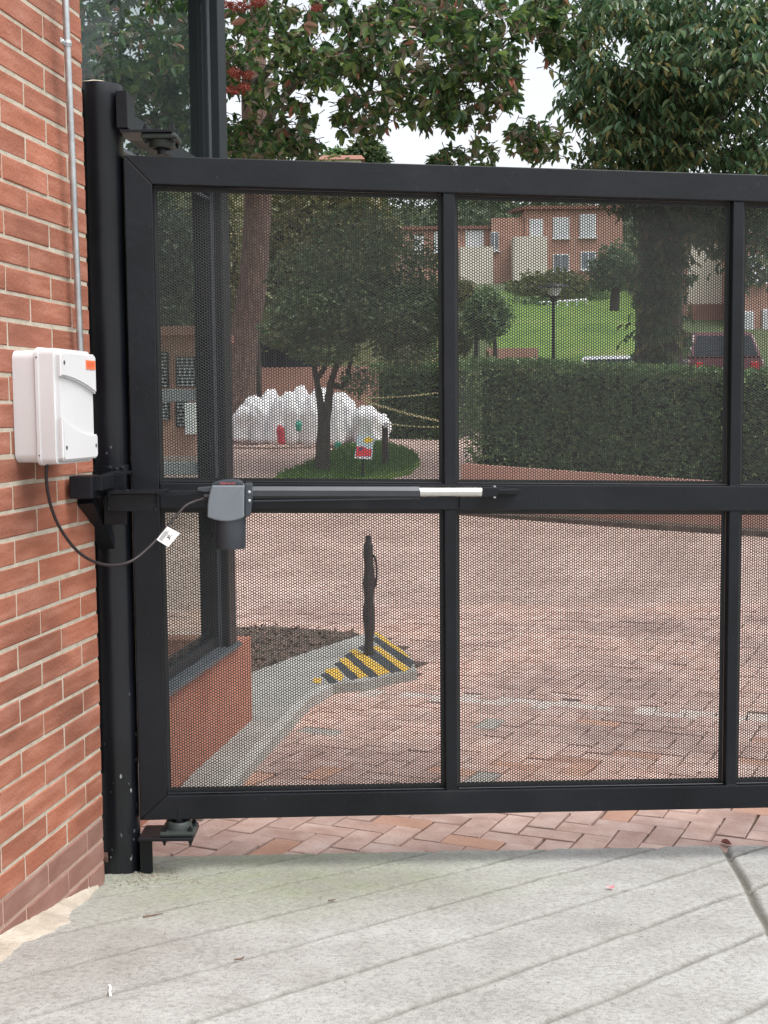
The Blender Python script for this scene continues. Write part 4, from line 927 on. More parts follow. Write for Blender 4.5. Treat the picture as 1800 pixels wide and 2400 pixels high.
# ------------------------------------------------------------------ flowering tree over the gate
TY = 22.2
ta_ = thing('flowering_tree', 'tall tree with red flower clusters and a leaning brown trunk behind the booth', 'tree', at(555, 940, TY))
tp = [at(x, y, TY) for x, y in [(553, 985), (555, 930), (560, 860), (570, 789), (583, 727), (596, 620), (604, 481), (600, 300), (596, 180), (604, 60), (620, -120)]]
tl = ta_.location
tr = tube('trunk', spline([p - tl for p in tp], 6), [r for r in np.interp(np.linspace(0, 10, 61), range(11), [.42, .34, .30, .27, .25, .24, .235, .23, .21, .17, .1])], M['bark'], ta_, 18)
for v in tr.data.vertices:
    n_ = mnoise.noise((v.co.x * 6, v.co.y * 6, v.co.z * .9)); v.co += v.normal * .035 * n_
LIMBS = [[(598, 330, 22.2), (680, 210, 20.5), (800, 120, 19), (960, 60, 17.5)], [(600, 220, 22.2), (540, 120, 20.8), (440, 60, 19.5), (330, 10, 18.5)], [(600, 200, 22.2), (700, 80, 20), (860, -60, 18.5), (1120, -90, 17.2)],
         [(800, 120, 19), (900, 190, 18), (1010, 250, 17.5)], [(960, 60, 17.5), (1080, 130, 17), (1170, 220, 16.8)], [(440, 60, 19.5), (380, 160, 18.6), (320, 250, 18)], [(540, 120, 20.8), (430, 240, 19.6), (380, 330, 19)]]
for lb in LIMBS:
    q = spline([at(*p) - tl for p in lb], 6); tube('limb', q, list(np.linspace(.085, .02, len(q))), M['bark_dark'], ta_, 8)
EA = [(600, 120, 130, 150, 17.5, 1.6, 1500), (600, 330, 85, 55, 17.8, 1.2, 560), (545, 320, 40, 60, 17.6, .6, 260), (660, 340, 60, 35, 17.4, .8, 260), (715, 345, 40, 28, 17.4, .6, 120), (690, 290, 60, 60, 17.2, 1.2, 300), (760, 100, 150, 110, 17.4, 1.6, 1100), (790, 180, 95, 70, 16.8, 1.0, 420),
      (850, 270, 75, 70, 16.8, 1.0, 460), (980, 110, 170, 120, 16.6, 1.5, 1500), (1000, 230, 125, 75, 16.4, 1.0, 800), (1090, 260, 60, 60, 16.4, .8, 260), (1150, 90, 110, 130, 16.2, 1.3, 1000), (1175, 200, 60, 80, 16.0, .9, 420),
      (1060, 370, 40, 28, 17, .6, 120), (1130, 360, 50, 45, 18, .8, 150), (1250, 330, 85, 60, 18.5, .8, 480), (1330, 60, 90, 90, 17.6, 1.2, 900), (1262, 40, 50, 80, 17.2, .8, 380), (960, 40, 180, 70, 17, 1.2, 700), (1330, 130, 60, 40, 17.4, .8, 160),
      (330, 80, 190, 150, 17.6, 1.6, 2300), (320, 240, 170, 120, 18.4, 1.6, 1900), (430, 180, 110, 170, 18.6, 1.4, 1500), (400, 340, 130, 80, 19, 1.2, 900), (230, 170, 110, 160, 18, 1.2, 1100),
      (700, -170, 420, 160, 17.6, 2.2, 1700), (1150, -150, 260, 150, 17, 2, 900), (250, -150, 300, 160, 17.8, 2, 900)]
GA = [(770, 235, 16, 26), (930, 350, 62, 38), (985, 360, 58, 30), (1010, 335, 35, 14), (1275, 235, 32, 60), (1240, 170, 18, 55), (755, 75, 22, 22), (700, 190, 12, 16), (770, 300, 26, 22), (1390, 190, 40, 25), (1455, 110, 30, 40), (650, 265, 14, 10), (1160, 320, 30, 22), (1105, 310, 30, 14), (830, 365, 60, 22)]
def split(B, u0, v1):
    z_ = cam_depth(B); d_ = B - np.array(CAM); uu = 900 + FPX * (d_ @ np.array(cR)) / z_; vv = 1200 - FPX * (d_ @ np.array(cU)) / z_
    vis = (uu > u0) & (uu < 1800) & (vv > 0) & (vv < v1); order = np.argsort(np.where(vis, z_, 99)); return order[:300], order[300:]
pa = px_cloud([(*e[:6], max(6, int(e[6] * .135))) for e in EA], GA, 3)
B, D, U, Z, TW = rosettes(pa, .165, np.random.default_rng(31)); near, rest = split(B, 520, 385); tv = np.array(tl)
crown = emit('crown', B[rest] - tv, D[rest], U[rest], Z[rest], .46, M['leafA'], ta_)
emit_objects(B[near] - tv, D[near], U[near], Z[near], .46, M['leafA'], crown)
twigs('twigs', [(a - tv, b - tv) for a, b in TW], .007, M['bark_dark'], ta_)
fl = []
for (x, y, r) in [(565, 18, 22), (605, 8, 16), (552, 172, 17), (580, 176, 14), (572, 205, 16), (545, 212, 12), (535, 12, 12), (740, 20, 10)]:
    fl.append(px_cloud([(x, y, r, r * .7, 16.2, .12, int(r * 9))], (), x))
    o = foliage('flower_cluster', fl[-1] - np.array(tl), .05, M['flower'], ta_, aspect=.35, droop=-.1, upbias=.2, kind='stuff')

# ------------------------------------------------------------------ large tree on the right
tc_ = thing('leafy_tree', 'large dark leafy tree with drooping leaves standing behind the hedge at right', 'tree', at(1545, 1010, 17.6))
tl = tc_.location
q = spline([at(x, y, 17.6) - tl for x, y in [(1540, 1040), (1540, 900), (1545, 760), (1550, 600), (1552, 430), (1560, 260), (1600, 80), (1650, -150)]], 6)
tr = tube('trunk', q, list(np.interp(np.linspace(0, 7, len(q)), range(8), [.40, .35, .33, .32, .33, .30, .25, .15])), M['bark_dark'], tc_, 18)
for v in tr.data.vertices: v.co += v.normal * .05 * mnoise.noise((v.co.x * 4, v.co.y * 4, v.co.z * 1.2))
for lb in [[(1560, 330, 17.6), (1660, 250, 17), (1780, 190, 16.4), (1950, 120, 16)], [(1560, 300, 17.6), (1470, 210, 16.6), (1380, 190, 15.8)], [(1590, 120, 17.6), (1500, 60, 16.6), (1400, 20, 16)], [(1660, 250, 17), (1720, 120, 16), (1790, 20, 15.5)], [(1655, 310, 17.3), (1712, 230, 16.6), (1800, 130, 16)],
           [(1550, 500, 17.6), (1640, 500, 16.9), (1720, 560, 16.4), (1760, 660, 16.2)]]:
    q = spline([at(*p) - tl for p in lb], 6); tube('limb', q, list(np.linspace(.11, .03, len(q))), M['bark_dark'], tc_, 8)
EC = [(1400, 210, 100, 75, 15.6, 1.0, 1300), (1500, 130, 140, 110, 15.4, 1.2, 1900), (1430, 300, 80, 70, 15.6, .9, 900), (1560, 280, 120, 90, 15.5, 1.0, 1500), (1660, 120, 160, 120, 15.2, 1.3, 2100), (1700, 270, 120, 110, 15.4, 1.1, 1500),
      (1780, 90, 130, 120, 15.0, 1.2, 1500), (1500, 20, 150, 70, 15.8, 1.3, 1300), (1720, -20, 170, 80, 15.3, 1.3, 1300), (1390, 370, 40, 60, 16, .6, 260), (1450, 400, 60, 45, 16.4, .8, 420), (1520, 400, 70, 55, 16.2, .8, 480), (1620, 390, 120, 50, 15.8, .9, 800), (1770, 390, 90, 60, 15.4, .8, 700),
      (1560, 500, 62, 90, 16.9, .35, 800), (1660, 500, 75, 70, 16.4, .7, 800), (1690, 560, 40, 40, 16.3, .4, 260), (1780, 560, 45, 120, 16, .6, 620), (1500, 470, 50, 60, 16.9, .4, 450), (1550, 640, 66, 90, 17.0, .28, 800), (1545, 770, 70, 85, 17.0, .28, 700), 
      (1850, 300, 120, 200, 15.6, 1.2, 1200), (1650, -180, 330, 120, 16, 2, 1500)]
GC = [(1740, 300, 22, 14), (1640, 215, 14, 10), (1580, 60, 12, 14), (1700, 60, 10, 12), (1690, 395, 30, 12), (1560, 385, 16, 10), (1452, 105, 34, 34), (1395, 215, 14, 14), (1720, 215, 16, 18), (1490, 90, 12, 12), (1700, 250, 14, 10), (1375, 330, 14, 26), (1430, 375, 20, 14), (1340, 300, 16, 26), (1665, 330, 12, 16)]
pa = px_cloud([(*e[:6], max(6, int(e[6] * (.088 if e[5] > .5 else .06)))) for e in EC], GC, 5)
B, D, U, Z, TW = fronds(pa, .145, np.random.default_rng(32)); near, rest = split(B, 1250, 400); tv = np.array(tl)
crown = emit('crown', B[rest] - tv, D[rest], U[rest], Z[rest], .36, M['leafC'], tc_)
emit_objects(B[near] - tv, D[near], U[near], Z[near], .36, M['leafC'], crown)
twigs('twigs', [(a - tv, b - tv) for a, b in TW], .006, M['bark_dark'], tc_)

# ------------------------------------------------------------------ small round tree on the grass island, bags, sign
isl = ongr(815, 1085); 
ring = [ongr(x, y).xy for x, y in [(640, 1130), (700, 1141), (800, 1142), (880, 1128), (960, 1112), (984, 1090), (965, 1066), (905, 1046), (850, 1044), (790, 1062), (740, 1088), (690, 1108)]]
gi = strip('grass_island', ring, .06, M['lawn'], None, .3); tag(gi, 'green grass island round the small tree', None, None, 'structure')
pts = []
bx0, bx1 = min(p.x for p in ring), max(p.x for p in ring); by0, by1 = min(p.y for p in ring), max(p.y for p in ring)
while len(pts) < 5000:
    p = Vector((random.uniform(bx0, bx1), random.uniform(by0, by1)))
    if inside(p, ring): pts.append((p.x, p.y, zg(p.x, p.y) + .058))
g_ = foliage('grass', pts, .08, M['grass'], None, aspect=.12, droop=-1.2, upbias=.2, simple=True); tag(g_, 'short grass growing on the island', 'grass', None, 'stuff')
RB = ongr(755, 1115); tb_ = thing('round_tree', 'small round crowned tree with forked trunk on the grass island', 'tree', RB)
def RBp(x, y, dY=0): return at(x, y, RB.y + dY) - RB
q = spline([RBp(754, 1122), RBp(755, 1090), RBp(758, 1030), RBp(760, 985)], 5); tube('trunk', q, list(np.linspace(.115, .085, len(q))), M['bark_dark'], tb_, 12)
for lb, r0 in (([(757, 1000), (750, 940), (742, 890), (728, 830), (705, 760)], .06), ([(762, 1000), (770, 940), (775, 900), (790, 850), (800, 780), (805, 680)], .065), ([(775, 900), (800, 905), (815, 880), (830, 800), (860, 720)], .045), ([(742, 890), (770, 840), (775, 760)], .04)):
    q = spline([RBp(*p) for p in lb], 5); tube('limb', q, list(np.linspace(r0, .018, len(q))), M['bark_dark'], tb_, 8)
EB = [(800, 720, 150, 90, 16.8, .8, 4200), (720, 730, 90, 70, 16.6, .7, 1900), (930, 740, 120, 70, 16.7, .7, 2800), (990, 730, 60, 80, 16.7, .5, 1300), (830, 620, 150, 90, 16.9, .8, 2500), (930, 610, 100, 80, 17, .7, 1500), (830, 530, 110, 60, 17, .6, 900), (700, 650, 80, 80, 16.9, .7, 1000), (660, 780, 60, 40, 16.6, .5, 600), (760, 820, 90, 35, 16.6, .5, 700), (950, 820, 80, 40, 16.8, .5, 700), (1000, 640, 45, 70, 17, .4, 500), (835, 895, 40, 35, 16.9, .3, 260)]
pb = px_cloud([(*e[:6], int(e[6] * (1.5 if e[1] > 660 else .85))) for e in EB], [], 8)
foliage('crown', pb - np.array(RB), .072, M['leafB'], tb_, aspect=.45, droop=.2, upbias=1.0, simple=True)
# thin trees behind the bags
for lab, pts_ in (('slim bare stemmed tree behind the white bags beside the brown trunk', [(606, 930), (605, 870), (602, 800), (596, 720)]), ('slim slanting stem rising behind the left white bags', [(596, 930), (588, 880), (578, 830), (572, 780)])):
    b0 = at(*pts_[0], 22.6); t_ = thing('slim_tree', lab, 'tree', b0); q = spline([at(*p, 22.6) - b0 for p in pts_], 4)
    tube('trunk', q, list(np.linspace(.065, .045, len(q))), M['bark_dark'], t_, 8)
    foliage('crown', blob(q[-1], (.5, .5, .45), 260, .2, int(pts_[0][0])), .09, M['leafB'], t_, simple=True)

def bag(px, ytop, ybot, wpx, Y, mat, label, seed=0):
    """upright filled sack with tied top and vertical creases"""
    r = wpx / 2 / FPX * Y; c = at(px, ybot, Y); h = (ybot - ytop) / FPX * Y; bm = bmesh.new(); rr = random.Random(seed); ph = rr.uniform(0, 9); nr, ns = 18, 40; rings = []
    lean = Vector((rr.uniform(-.14, .14), rr.uniform(-.1, .1), 0))
    for i in range(nr + 1):
        f = i / nr; ring = []
        base = (min(1, f / .10) ** .5) * (1.0 if f < .62 else 1 - .66 * ((f - .62) / .38) ** 1.7) * (.95 + .09 * math.sin(f * 6 + ph))
        for k in range(ns):
            a = 2 * math.pi * k / ns; q = Vector((math.cos(a), math.sin(a), f * 2.2))
            cre = .12 * mnoise.noise((math.cos(a) * 3.2 + seed, math.sin(a) * 3.2, f * 1.1)) + .10 * math.sin(a * 7 + ph + 3 * mnoise.noise(q * 1.3)) * (.3 + f) + .10 * mnoise.noise(q * 1.2 + Vector((seed * 2.7, 0, 0)))
            rad = r * base * (1 + cre); z = h * (f - .10 * max(0, f - .7) + .10 * f * mnoise.noise((math.cos(a) * 2 + seed, math.sin(a) * 2, f * 3)))
            ring.append(bm.verts.new((math.cos(a) * rad + lean.x * h * f * f, math.sin(a) * rad * .9 + lean.y * h * f * f, z)))
        rings.append(ring)
    for p_, q_ in zip(rings, rings[1:]):
        for k in range(ns): bm.faces.new((p_[k], p_[(k + 1) % ns], q_[(k + 1) % ns], q_[k]))
    bm.faces.new(rings[0][::-1]); bm.faces.new(rings[-1])
    o = bm_obj('garbage_bag', bm, mat, None, True); o.location = c; o.rotation_euler = (0, 0, rr.uniform(-.4, .4))
    tag(o, label, 'garbage bag', 'garbage bags piled by the tree'); return o
BAGS = [(570, 952, 1038, 54, 20.9, 'bag', 'low white garbage bag at the left end of the pile'), (594, 926, 1034, 56, 21.6, 'bag', 'second white garbage bag from the left, standing in the back row'), (612, 944, 1042, 48, 20.8, 'bag', 'white garbage bag leaning in the front row, third from the left'), (630, 912, 1034, 58, 21.8, 'bag', 'tall white garbage bag below the brick wall, back row'),
        (646, 930, 1044, 44, 20.7, 'bag', 'white garbage bag directly left of the red one'), (660, 996, 1042, 20, 20.15, 'bag_red', 'small red bag squeezed in front of the white ones'), (667, 918, 1036, 56, 21.7, 'bag', 'white garbage bag standing behind the red one'), (684, 930, 1046, 46, 20.8, 'bag', 'white garbage bag directly right of the red one'), (706, 904, 1036, 60, 21.7, 'bag', 'tallest white garbage bag of the pile, left of the tree trunk'),
        (700, 985, 1012, 15, 20.3, 'bag_green', 'small green scrap of bag on the front of the pile'), (724, 925, 1048, 46, 20.8, 'bag', 'white garbage bag touching the left side of the tree trunk'), (748, 908, 1040, 62, 21.6, 'bag', 'white garbage bag half hidden behind the round tree trunk'), (785, 924, 1048, 50, 20.9, 'bag', 'white garbage bag touching the right side of the tree trunk'), (812, 918, 1040, 62, 21.5, 'bag', 'white garbage bag between the tree trunk and the sign, back row'),
        (862, 950, 1044, 70, 21.2, 'bag', 'broad white garbage bag behind the picture sign'), (890, 968, 1042, 44, 21.3, 'bag', 'last white garbage bag at the right end beside the stake'), (792, 1035, 1052, 18, 20.2, 'bag_green', 'small green bag at the foot of the pile near the sign')]
for i, (x, y0_, y1_, w_, Y, m_, lab) in enumerate(BAGS): bag(x, y0_, y1_, w_, Y, M[m_], lab, i + 2)

sg0 = at(850, 1135, 16.3); sg = thing('picture_sign', 'small sign with yellow and red pictures on a thin post in the grass', 'sign', sg0)
def sgp(x, y): return at(x, y, 16.3) - sg0
def sgquad(name, q, off, th, mat):
    q = [sgp(*p) + Vector((0, -off, 0)) for p in q]; n = len(q); vs = q + [p + Vector((0, th, 0)) for p in q]
    return mesh_obj(name, vs, [list(range(n)), list(range(2 * n - 1, n - 1, -1))] + [[i, n + i, n + (i + 1) % n, (i + 1) % n] for i in range(n)], mat, sg)
sgquad('sign_panel', [(839, 1018), (878, 1024), (871, 1077), (831, 1071)], .012, .012, M['sign_blue'])
sgquad('red_picture', [(836, 1048), (846, 1046), (856, 1048), (862, 1053), (872, 1052), (870, 1069), (833, 1070)], .016, .004, M['sign_red'])
sgquad('yellow_picture', [(863 + 10.5 * math.cos(k * .524), 1031.5 + 7 * math.sin(k * .524)) for k in range(12)], .016, .004, M['sign_yellow'])
sgquad('navy_picture', [(842, 1049), (849, 1047), (851, 1054), (843, 1056)], .018, .002, M['sign_navy'])
sgquad('caption_strip', [(832, 1070.5), (871, 1072), (871, 1077), (831, 1073.5)], .016, .004, M['sign_white'])
tube('sign_post', [sgp(851, 1075), sgp(849, 1136)], .012, M['frame_blue'], sg, 8)
st0 = at(903, 1070, 17.6); stp = thing('stake_post', 'short dark stake with a white cap holding the yellow tape', 'stake', st0)
tube('stake_shaft', [(0, 0, -.15), (0, 0, .38), (-.01, 0, .44)], [.05, .045, .04], M['bark_dark'], stp, 10)
box('stake_cap', (-.02, -.055, .40), (.05, -.042, .475), M['sign_white'], stp, .004)
for lab, a_, b_, wd_ in (('upper yellow caution tape rising to the right behind the sign', (848, 933), (1075, 913), .022), ('middle slanting caution tape falling to the right', (850, 938), (1075, 995), .035), ('lowest level caution tape running from the stake to the hedge', (907, 993), (1075, 998), .020)):
    A_, B_ = at(*a_, 18.6), at(*b_, 18.2); n_ = 14; vs, fs = [], []
    for k in range(n_ + 1):
        p = A_.lerp(B_, k / n_); p.z -= .05 * math.sin(math.pi * k / n_) * .6; tw = .3 * math.sin(k * .9)
        for sgn in (-1, 1): vs.append(p + Vector((0, math.sin(tw) * wd_ * sgn * .5, math.cos(tw) * wd_ * sgn * .5)))
    for k in range(n_): fs.append((2 * k, 2 * k + 1, 2 * k + 3, 2 * k + 2))
    o = mesh_obj('caution_tape', vs, fs, M['tape']); tag(o, lab, 'tape', 'caution tapes by the grass island')

# ------------------------------------------------------------------ hedges
def hedge(name, label, c0, c1, depth, z0a, z0b, z1a, z1b, n, size, mat, group=None):
    """hedge between plan points c0,c1 (front face), running back by depth"""
    c0, c1 = Vector(c0), Vector(c1); u_ = (c1 - c0); L_ = u_.length; u_.normalize(); nb = Vector((-u_.y, u_.x)); nb = nb if nb.y > 0 else -nb
    t_ = thing(name, label, 'hedge', (c0.x, c0.y, z0a), 0, group); o0 = Vector((c0.x, c0.y, z0a))
    vs = []; 
    for f in (0, 1):
        c = c0.lerp(c1, f); za, zb = (z0a, z1a) if f == 0 else (z0b, z1b); ins = u_ * (.12 if f == 0 else -.12)
        for bk in (.14, depth - .14):
            for z_ in (za, zb - .14): p = c + ins + nb * bk; vs.append(Vector((p.x, p.y, z_)) - o0)
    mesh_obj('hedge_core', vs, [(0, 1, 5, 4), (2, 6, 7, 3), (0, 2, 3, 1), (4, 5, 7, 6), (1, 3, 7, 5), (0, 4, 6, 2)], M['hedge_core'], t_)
    rg = np.random.default_rng(n); P_ = []
    for k in range(n):
        f = rg.random(); c = c0.lerp(c1, f); za, zb = z0a + (z0b - z0a) * f, z1a + (z1b - z1a) * f
        w_ = rg.random()
        if w_ < .62: bk = abs(rg.normal(0, .06)); z_ = za + (zb - za) * rg.random()
        elif w_ < .9: bk = depth * rg.random(); z_ = zb - abs(rg.normal(0, .06))
        else: bk = depth * rg.random(); z_ = za + (zb - za) * rg.random(); c = (c0 if rg.random() < .5 else c1) + u_ * rg.normal(0, .06)
        lump = .05 * mnoise.noise((c.x * 2.2, z_ * 2.2, bk * 2))
        p = c + nb * (bk + lump); P_.append((p.x - o0.x, p.y - o0.y, z_ - o0.z + lump * .6))
    foliage('foliage', P_, size, mat, t_, aspect=.5, droop=.1, upbias=.8, simple=True, lead=np.array((0, -.35, .25)))
    return t_
HA, HB = at(1098, 1000, 14.35), at(2050, 1000, 12.45)
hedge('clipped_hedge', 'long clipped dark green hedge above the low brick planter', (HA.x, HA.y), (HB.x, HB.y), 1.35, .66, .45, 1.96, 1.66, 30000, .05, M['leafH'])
HC, HD = at(868, 1000, 22.6), at(1075, 1000, 22.0)
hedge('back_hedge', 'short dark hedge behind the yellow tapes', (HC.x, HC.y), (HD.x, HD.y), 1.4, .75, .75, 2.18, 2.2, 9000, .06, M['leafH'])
KA, KB = at(1080, 1000, 14.2), at(2060, 1000, 12.3)
pln = thing('planter_wall', 'low red brick planter wall under the long hedge', 'planter', (KA.x, KA.y, 0))
uu_ = (KB - KA); uu_.z = 0; LK = uu_.length; uu_.normalize(); pln.rotation_euler = (0, 0, math.atan2(uu_.y, uu_.x))
def slope_box(name, x0, x1, y0, y1, za0, za1, zb0, zb1, mat, par):
    vs = [(x0, y0, za0), (x1, y0, zb0), (x1, y1, zb0), (x0, y1, za0), (x0, y0, za1), (x1, y0, zb1), (x1, y1, zb1), (x0, y1, za1)]
    return mesh_obj(name, vs, [(0, 3, 2, 1), (4, 5, 6, 7), (0, 1, 5, 4), (1, 2, 6, 5), (2, 3, 7, 6), (3, 0, 4, 7)], mat, par)
slope_box('wall', 0, LK, 0, .14, -.1, .745, -.3, .50, M['housebrick'], pln)
slope_box('wall', 0, .14, .1405, 1.5, -.1, .745, -.1, .745, M['housebrick'], pln)
slope_box('soil', .1405, LK, .1405, 1.5, .5, .66, .2, .44, M['soil'], pln)
slope_box('gutter', -.6, LK, -.30, -.002, -.1, zg(0, 14.1) + .03, -.4, zg(0, 12.3) + .03, M['soil'], pln)

# ------------------------------------------------------------------ things behind: low wall with dark railing, gatehouse, bank
lw0 = at(545, 960, 25.0); lw = thing('low_brick_building', 'low brick building front with a dark window band behind the bags', 'building', (lw0.x, 25.0, .9))
def lp(px, py): p = at(px, py, 25.0); return p.x - lw0.x, p.z - .9
x0_, zt_ = lp(540, 862); x1_, _ = lp(905, 862); _, zt2 = lp(540, 795)
box('wall', (x0_ - 4, 0, -.8), (x1_, .25, zt_), M['housebrick'], lw)
box('window_band', (x0_ - 4, .06, zt_ + .001), (lp(735, 0)[0], .2, zt2), M['carglass'], lw)
for k in range(9):
    xx = x0_ + (lp(735, 0)[0] - x0_) * k / 8; box('window_bar', (xx - .02, .03, zt_ + .001), (xx + .02, .0595, zt2), M['frame_blue'], lw)
box('roof', (x0_ - 4.2, -.3, zt2 + .001), (lp(740, 0)[0], 2.5, zt2 + .12), M['rooftile'], lw)
gh0 = at(300, 980, 13.0); gh = thing('gatehouse', 'small brick gatehouse with slatted windows seen through the booth glass', 'building', (gh0.x, 13.0, gh0.z))
def hp(px, py): p = at(px, py, 13.0); return p.x - gh0.x, p.z - gh0.z
gx0, gz1 = hp(250, 790); gx1, gz0 = hp(478, 1000)
box('wall', (gx0, 0, gz0 - .3), (gx1, .2, gz1), M['housebrick'], gh)
box('roof', (gx0 - .1, -.25, gz1 + .001), (gx1 + .15, 1.5, gz1 + .09), M['rooftile'], gh)
for (a_, b_) in (((412, 838), (462, 906)), ((412, 942), (440, 1000)), ((372, 826), (398, 908)), ((376, 940), (400, 985))):
    (wx0, wz1), (wx1, wz0) = hp(*a_), hp(*b_)
    wn = box('window', (wx0, -.03, wz0), (wx1, -.0005, wz1), M['frame_blue'], gh, .004)
    ns = max(3, int((b_[1] - a_[1]) / 7.5))
    for k in range(ns):
        zc = wz0 + (wz1 - wz0) * (k + .5) / ns; box('slat', (wx0 + .02, -.045, zc - .009), (wx1 - .02, -.0305, zc + .006), M['blind'], wn)
(wx0, wz1), (wx1, wz0) = hp(437, 945), hp(463, 1018)
box('white_panel', (wx0, -.16, wz0), (wx1, -.001, wz1), M['sign_white'], gh, .01)
# dry bank on the left behind the trees
xs = np.linspace(-32, 1.5, 34); ys = np.linspace(27, 46, 24)
V = np.array([(x, y, zg(x, y) + max(0, (1 - abs((y - 40) / 13) ** 2)) * 5.6 * min(1, max(0, (1.5 - x) / 3.2)) + .35 * mnoise.noise((x * .5, y * .5, 4)) - .3) for y in ys for x in xs]); nx = len(xs)
Fq = np.array([(j * nx + i, j * nx + i + 1, (j + 1) * nx + i + 1, (j + 1) * nx + i) for j in range(len(ys) - 1) for i in range(nx - 1)])
tag(big_mesh('hillside_bank', V, Fq, M['dry'], smooth=True), 'dry ochre bank rising behind the trees', None, None, 'structure')
rg = np.random.default_rng(4); pts = []
for k in range(14000):
    i = rg.integers(len(V)); 
    if V[i, 1] < 44: pts.append(V[i] + rg.normal(size=3) * np.array((.6, .5, .55)) + np.array((0, 0, .5)))
bs_ = foliage('scrub', pts, .26, M['leafO'], None, aspect=.4, droop=0, upbias=.6, simple=True); tag(bs_, 'ochre and olive scrub covering the bank', 'scrub', None, 'stuff')
# lawn slope
xs = np.linspace(3.6, 9.6, 20); ys = np.linspace(37.5, 50.5, 20)
V = np.array([(x, y, zg(x, y) + .12 + .12 * mnoise.noise((x * .5, y * .4, 1))) for y in ys for x in xs]); nx = len(xs)
Fq = np.array([(j * nx + i, j * nx + i + 1, (j + 1) * nx + i + 1, (j + 1) * nx + i) for j in range(len(ys) - 1) for i in range(nx - 1)])
tag(big_mesh('lawn_slope', V, Fq, M['lawn'], smooth=True), 'bright green lawn slope below the houses', None, None, 'structure')

# ------------------------------------------------------------------ smaller trees and shrubs beyond the hedge
def small_tree(name, label, px, py_base, Y, crown_px, n, leaf, mat, trunks=((0, 0),), flat=False, bark='bark_dark', tr=.06, group=None):
    b0 = at(px, py_base, Y); t_ = thing(name, label, 'tree' if trunks else 'shrub', b0, 0, group); cx_, cy_, rx, ry = crown_px
    c = at(cx_, cy_, Y) - b0; kx = Y / FPX
    for (dx, top) in trunks:
        p1 = Vector((dx * kx, 0, -.2)); p2 = Vector((dx * kx * .9, 0, c.z * (.75 if not flat else 1) + top)); q = spline([p1, (p1 + p2) / 2 + Vector((.03, 0, 0)), p2], 4)
        tube('trunk', q, list(np.linspace(tr, tr * .7, len(q))), M[bark], t_, 8)
    pts = blob(c, (rx * kx, rx * kx, ry * kx), n, .45, int(px) + int(Y))
    if flat: pts = pts[pts[:, 2] > c.z - .25 * ry * kx]
    foliage('crown', pts, leaf, mat, t_, aspect=.5, simple=True, upbias=.9)
    return t_
small_tree('small_tree', 'small round dark green tree with twin stems left of the lamp post', 1138, 848, 27, (1142, 738, 58, 62), 4200, .10, M['leafH'], ((-26, 0), (20, 0)))
small_tree('topiary_tree', 'flat bottomed mushroom shaped topiary tree on the green slope', 1440, 712, 38, (1440, 655, 64, 85), 5200, .13, M['leafC'], ((0, 0),), True, tr=.16)
small_tree('lime_shrub', 'yellow green shrub at the hedge top beside the gate mullion', 1086, 845, 28, (1086, 795, 22, 42), 900, .10, M['leafY'], ())
small_tree('dome_shrub', 'wide olive dome shaped shrub in front of the brick houses', 1290, 700, 50, (1290, 690, 112, 56), 6500, .2, M['leafY'], ())
small_tree('dark_shrub', 'low dark shrub row at the top edge of the lawn', 1250, 730, 48.5, (1240, 718, 80, 22), 1800, .18, M['leafH'], ())
small_tree('dark_shrub', 'dark shrub at the top of the lawn beneath the topiary tree', 1400, 712, 49, (1400, 705, 60, 20), 1200, .18, M['leafH'], ())
small_tree('brown_shrub', 'brownish green shrub left of the small round tree', 1085, 720, 45, (1075, 690, 50, 40), 1500, .18, M['leafO'], ())
small_tree('far_tree', 'pale green conical tree on the far ridge above the gate', 858, 395, 150, (860, 372, 50, 48), 3000, .75, M['leafF'], ((0, 0),), tr=.4)
small_tree('far_tree', 'small dark tree on the far ridge left of the pale conical one', 798, 395, 150, (790, 372, 30, 24), 1200, .75, M['leafH'], ((0, 0),), tr=.3)
small_tree('far_tree', 'faint green tree on the far ridge right of the bright gap', 1025, 400, 155, (1025, 385, 22, 22), 900, .7, M['leafF'], ((0, 0),), tr=.3)
small_tree('far_tree', 'low green tree on the far ridge close to the brown trunk', 740, 395, 150, (730, 385, 34, 24), 1200, .7, M['leafF'], ((0, 0),), tr=.3)
small_tree('bushy_tree', 'dense dark tree behind the slatted gatehouse seen through the booth glass', 350, 960, 24, (330, 640, 170, 210), 9000, .16, M['leafF'], ((0, 0),), tr=.2)
small_tree('bushy_tree', 'olive tree between the booth corner post and the brown trunk', 505, 960, 27, (500, 600, 70, 200), 5000, .16, M['leafO'], ((0, 0),), tr=.15)
small_tree('bushy_tree', 'tall olive green tree behind the round tree crown', 800, 900, 31, (760, 560, 190, 150), 9000, .2, M['leafO'], ((0, 0), (-60, 0)), tr=.15)
# woods on the hill behind the houses
rg = np.random.default_rng(11); pts = []
for k in range(420):
    X_ = rg.uniform(-75, 75); Y_ = rg.uniform(98, 175); b = (X_, Y_, zg(X_, Y_) + 2.2); pts.append(blob(b, (3.2, 3.2, 3.0), 60, .5, k))
wd_o = foliage('far_woods', np.concatenate(pts), .9, M['leafF'], None, aspect=.6, simple=True, upbias=.8); tag(wd_o, 'wooded hillside far behind the houses', 'woods', None, 'stuff')

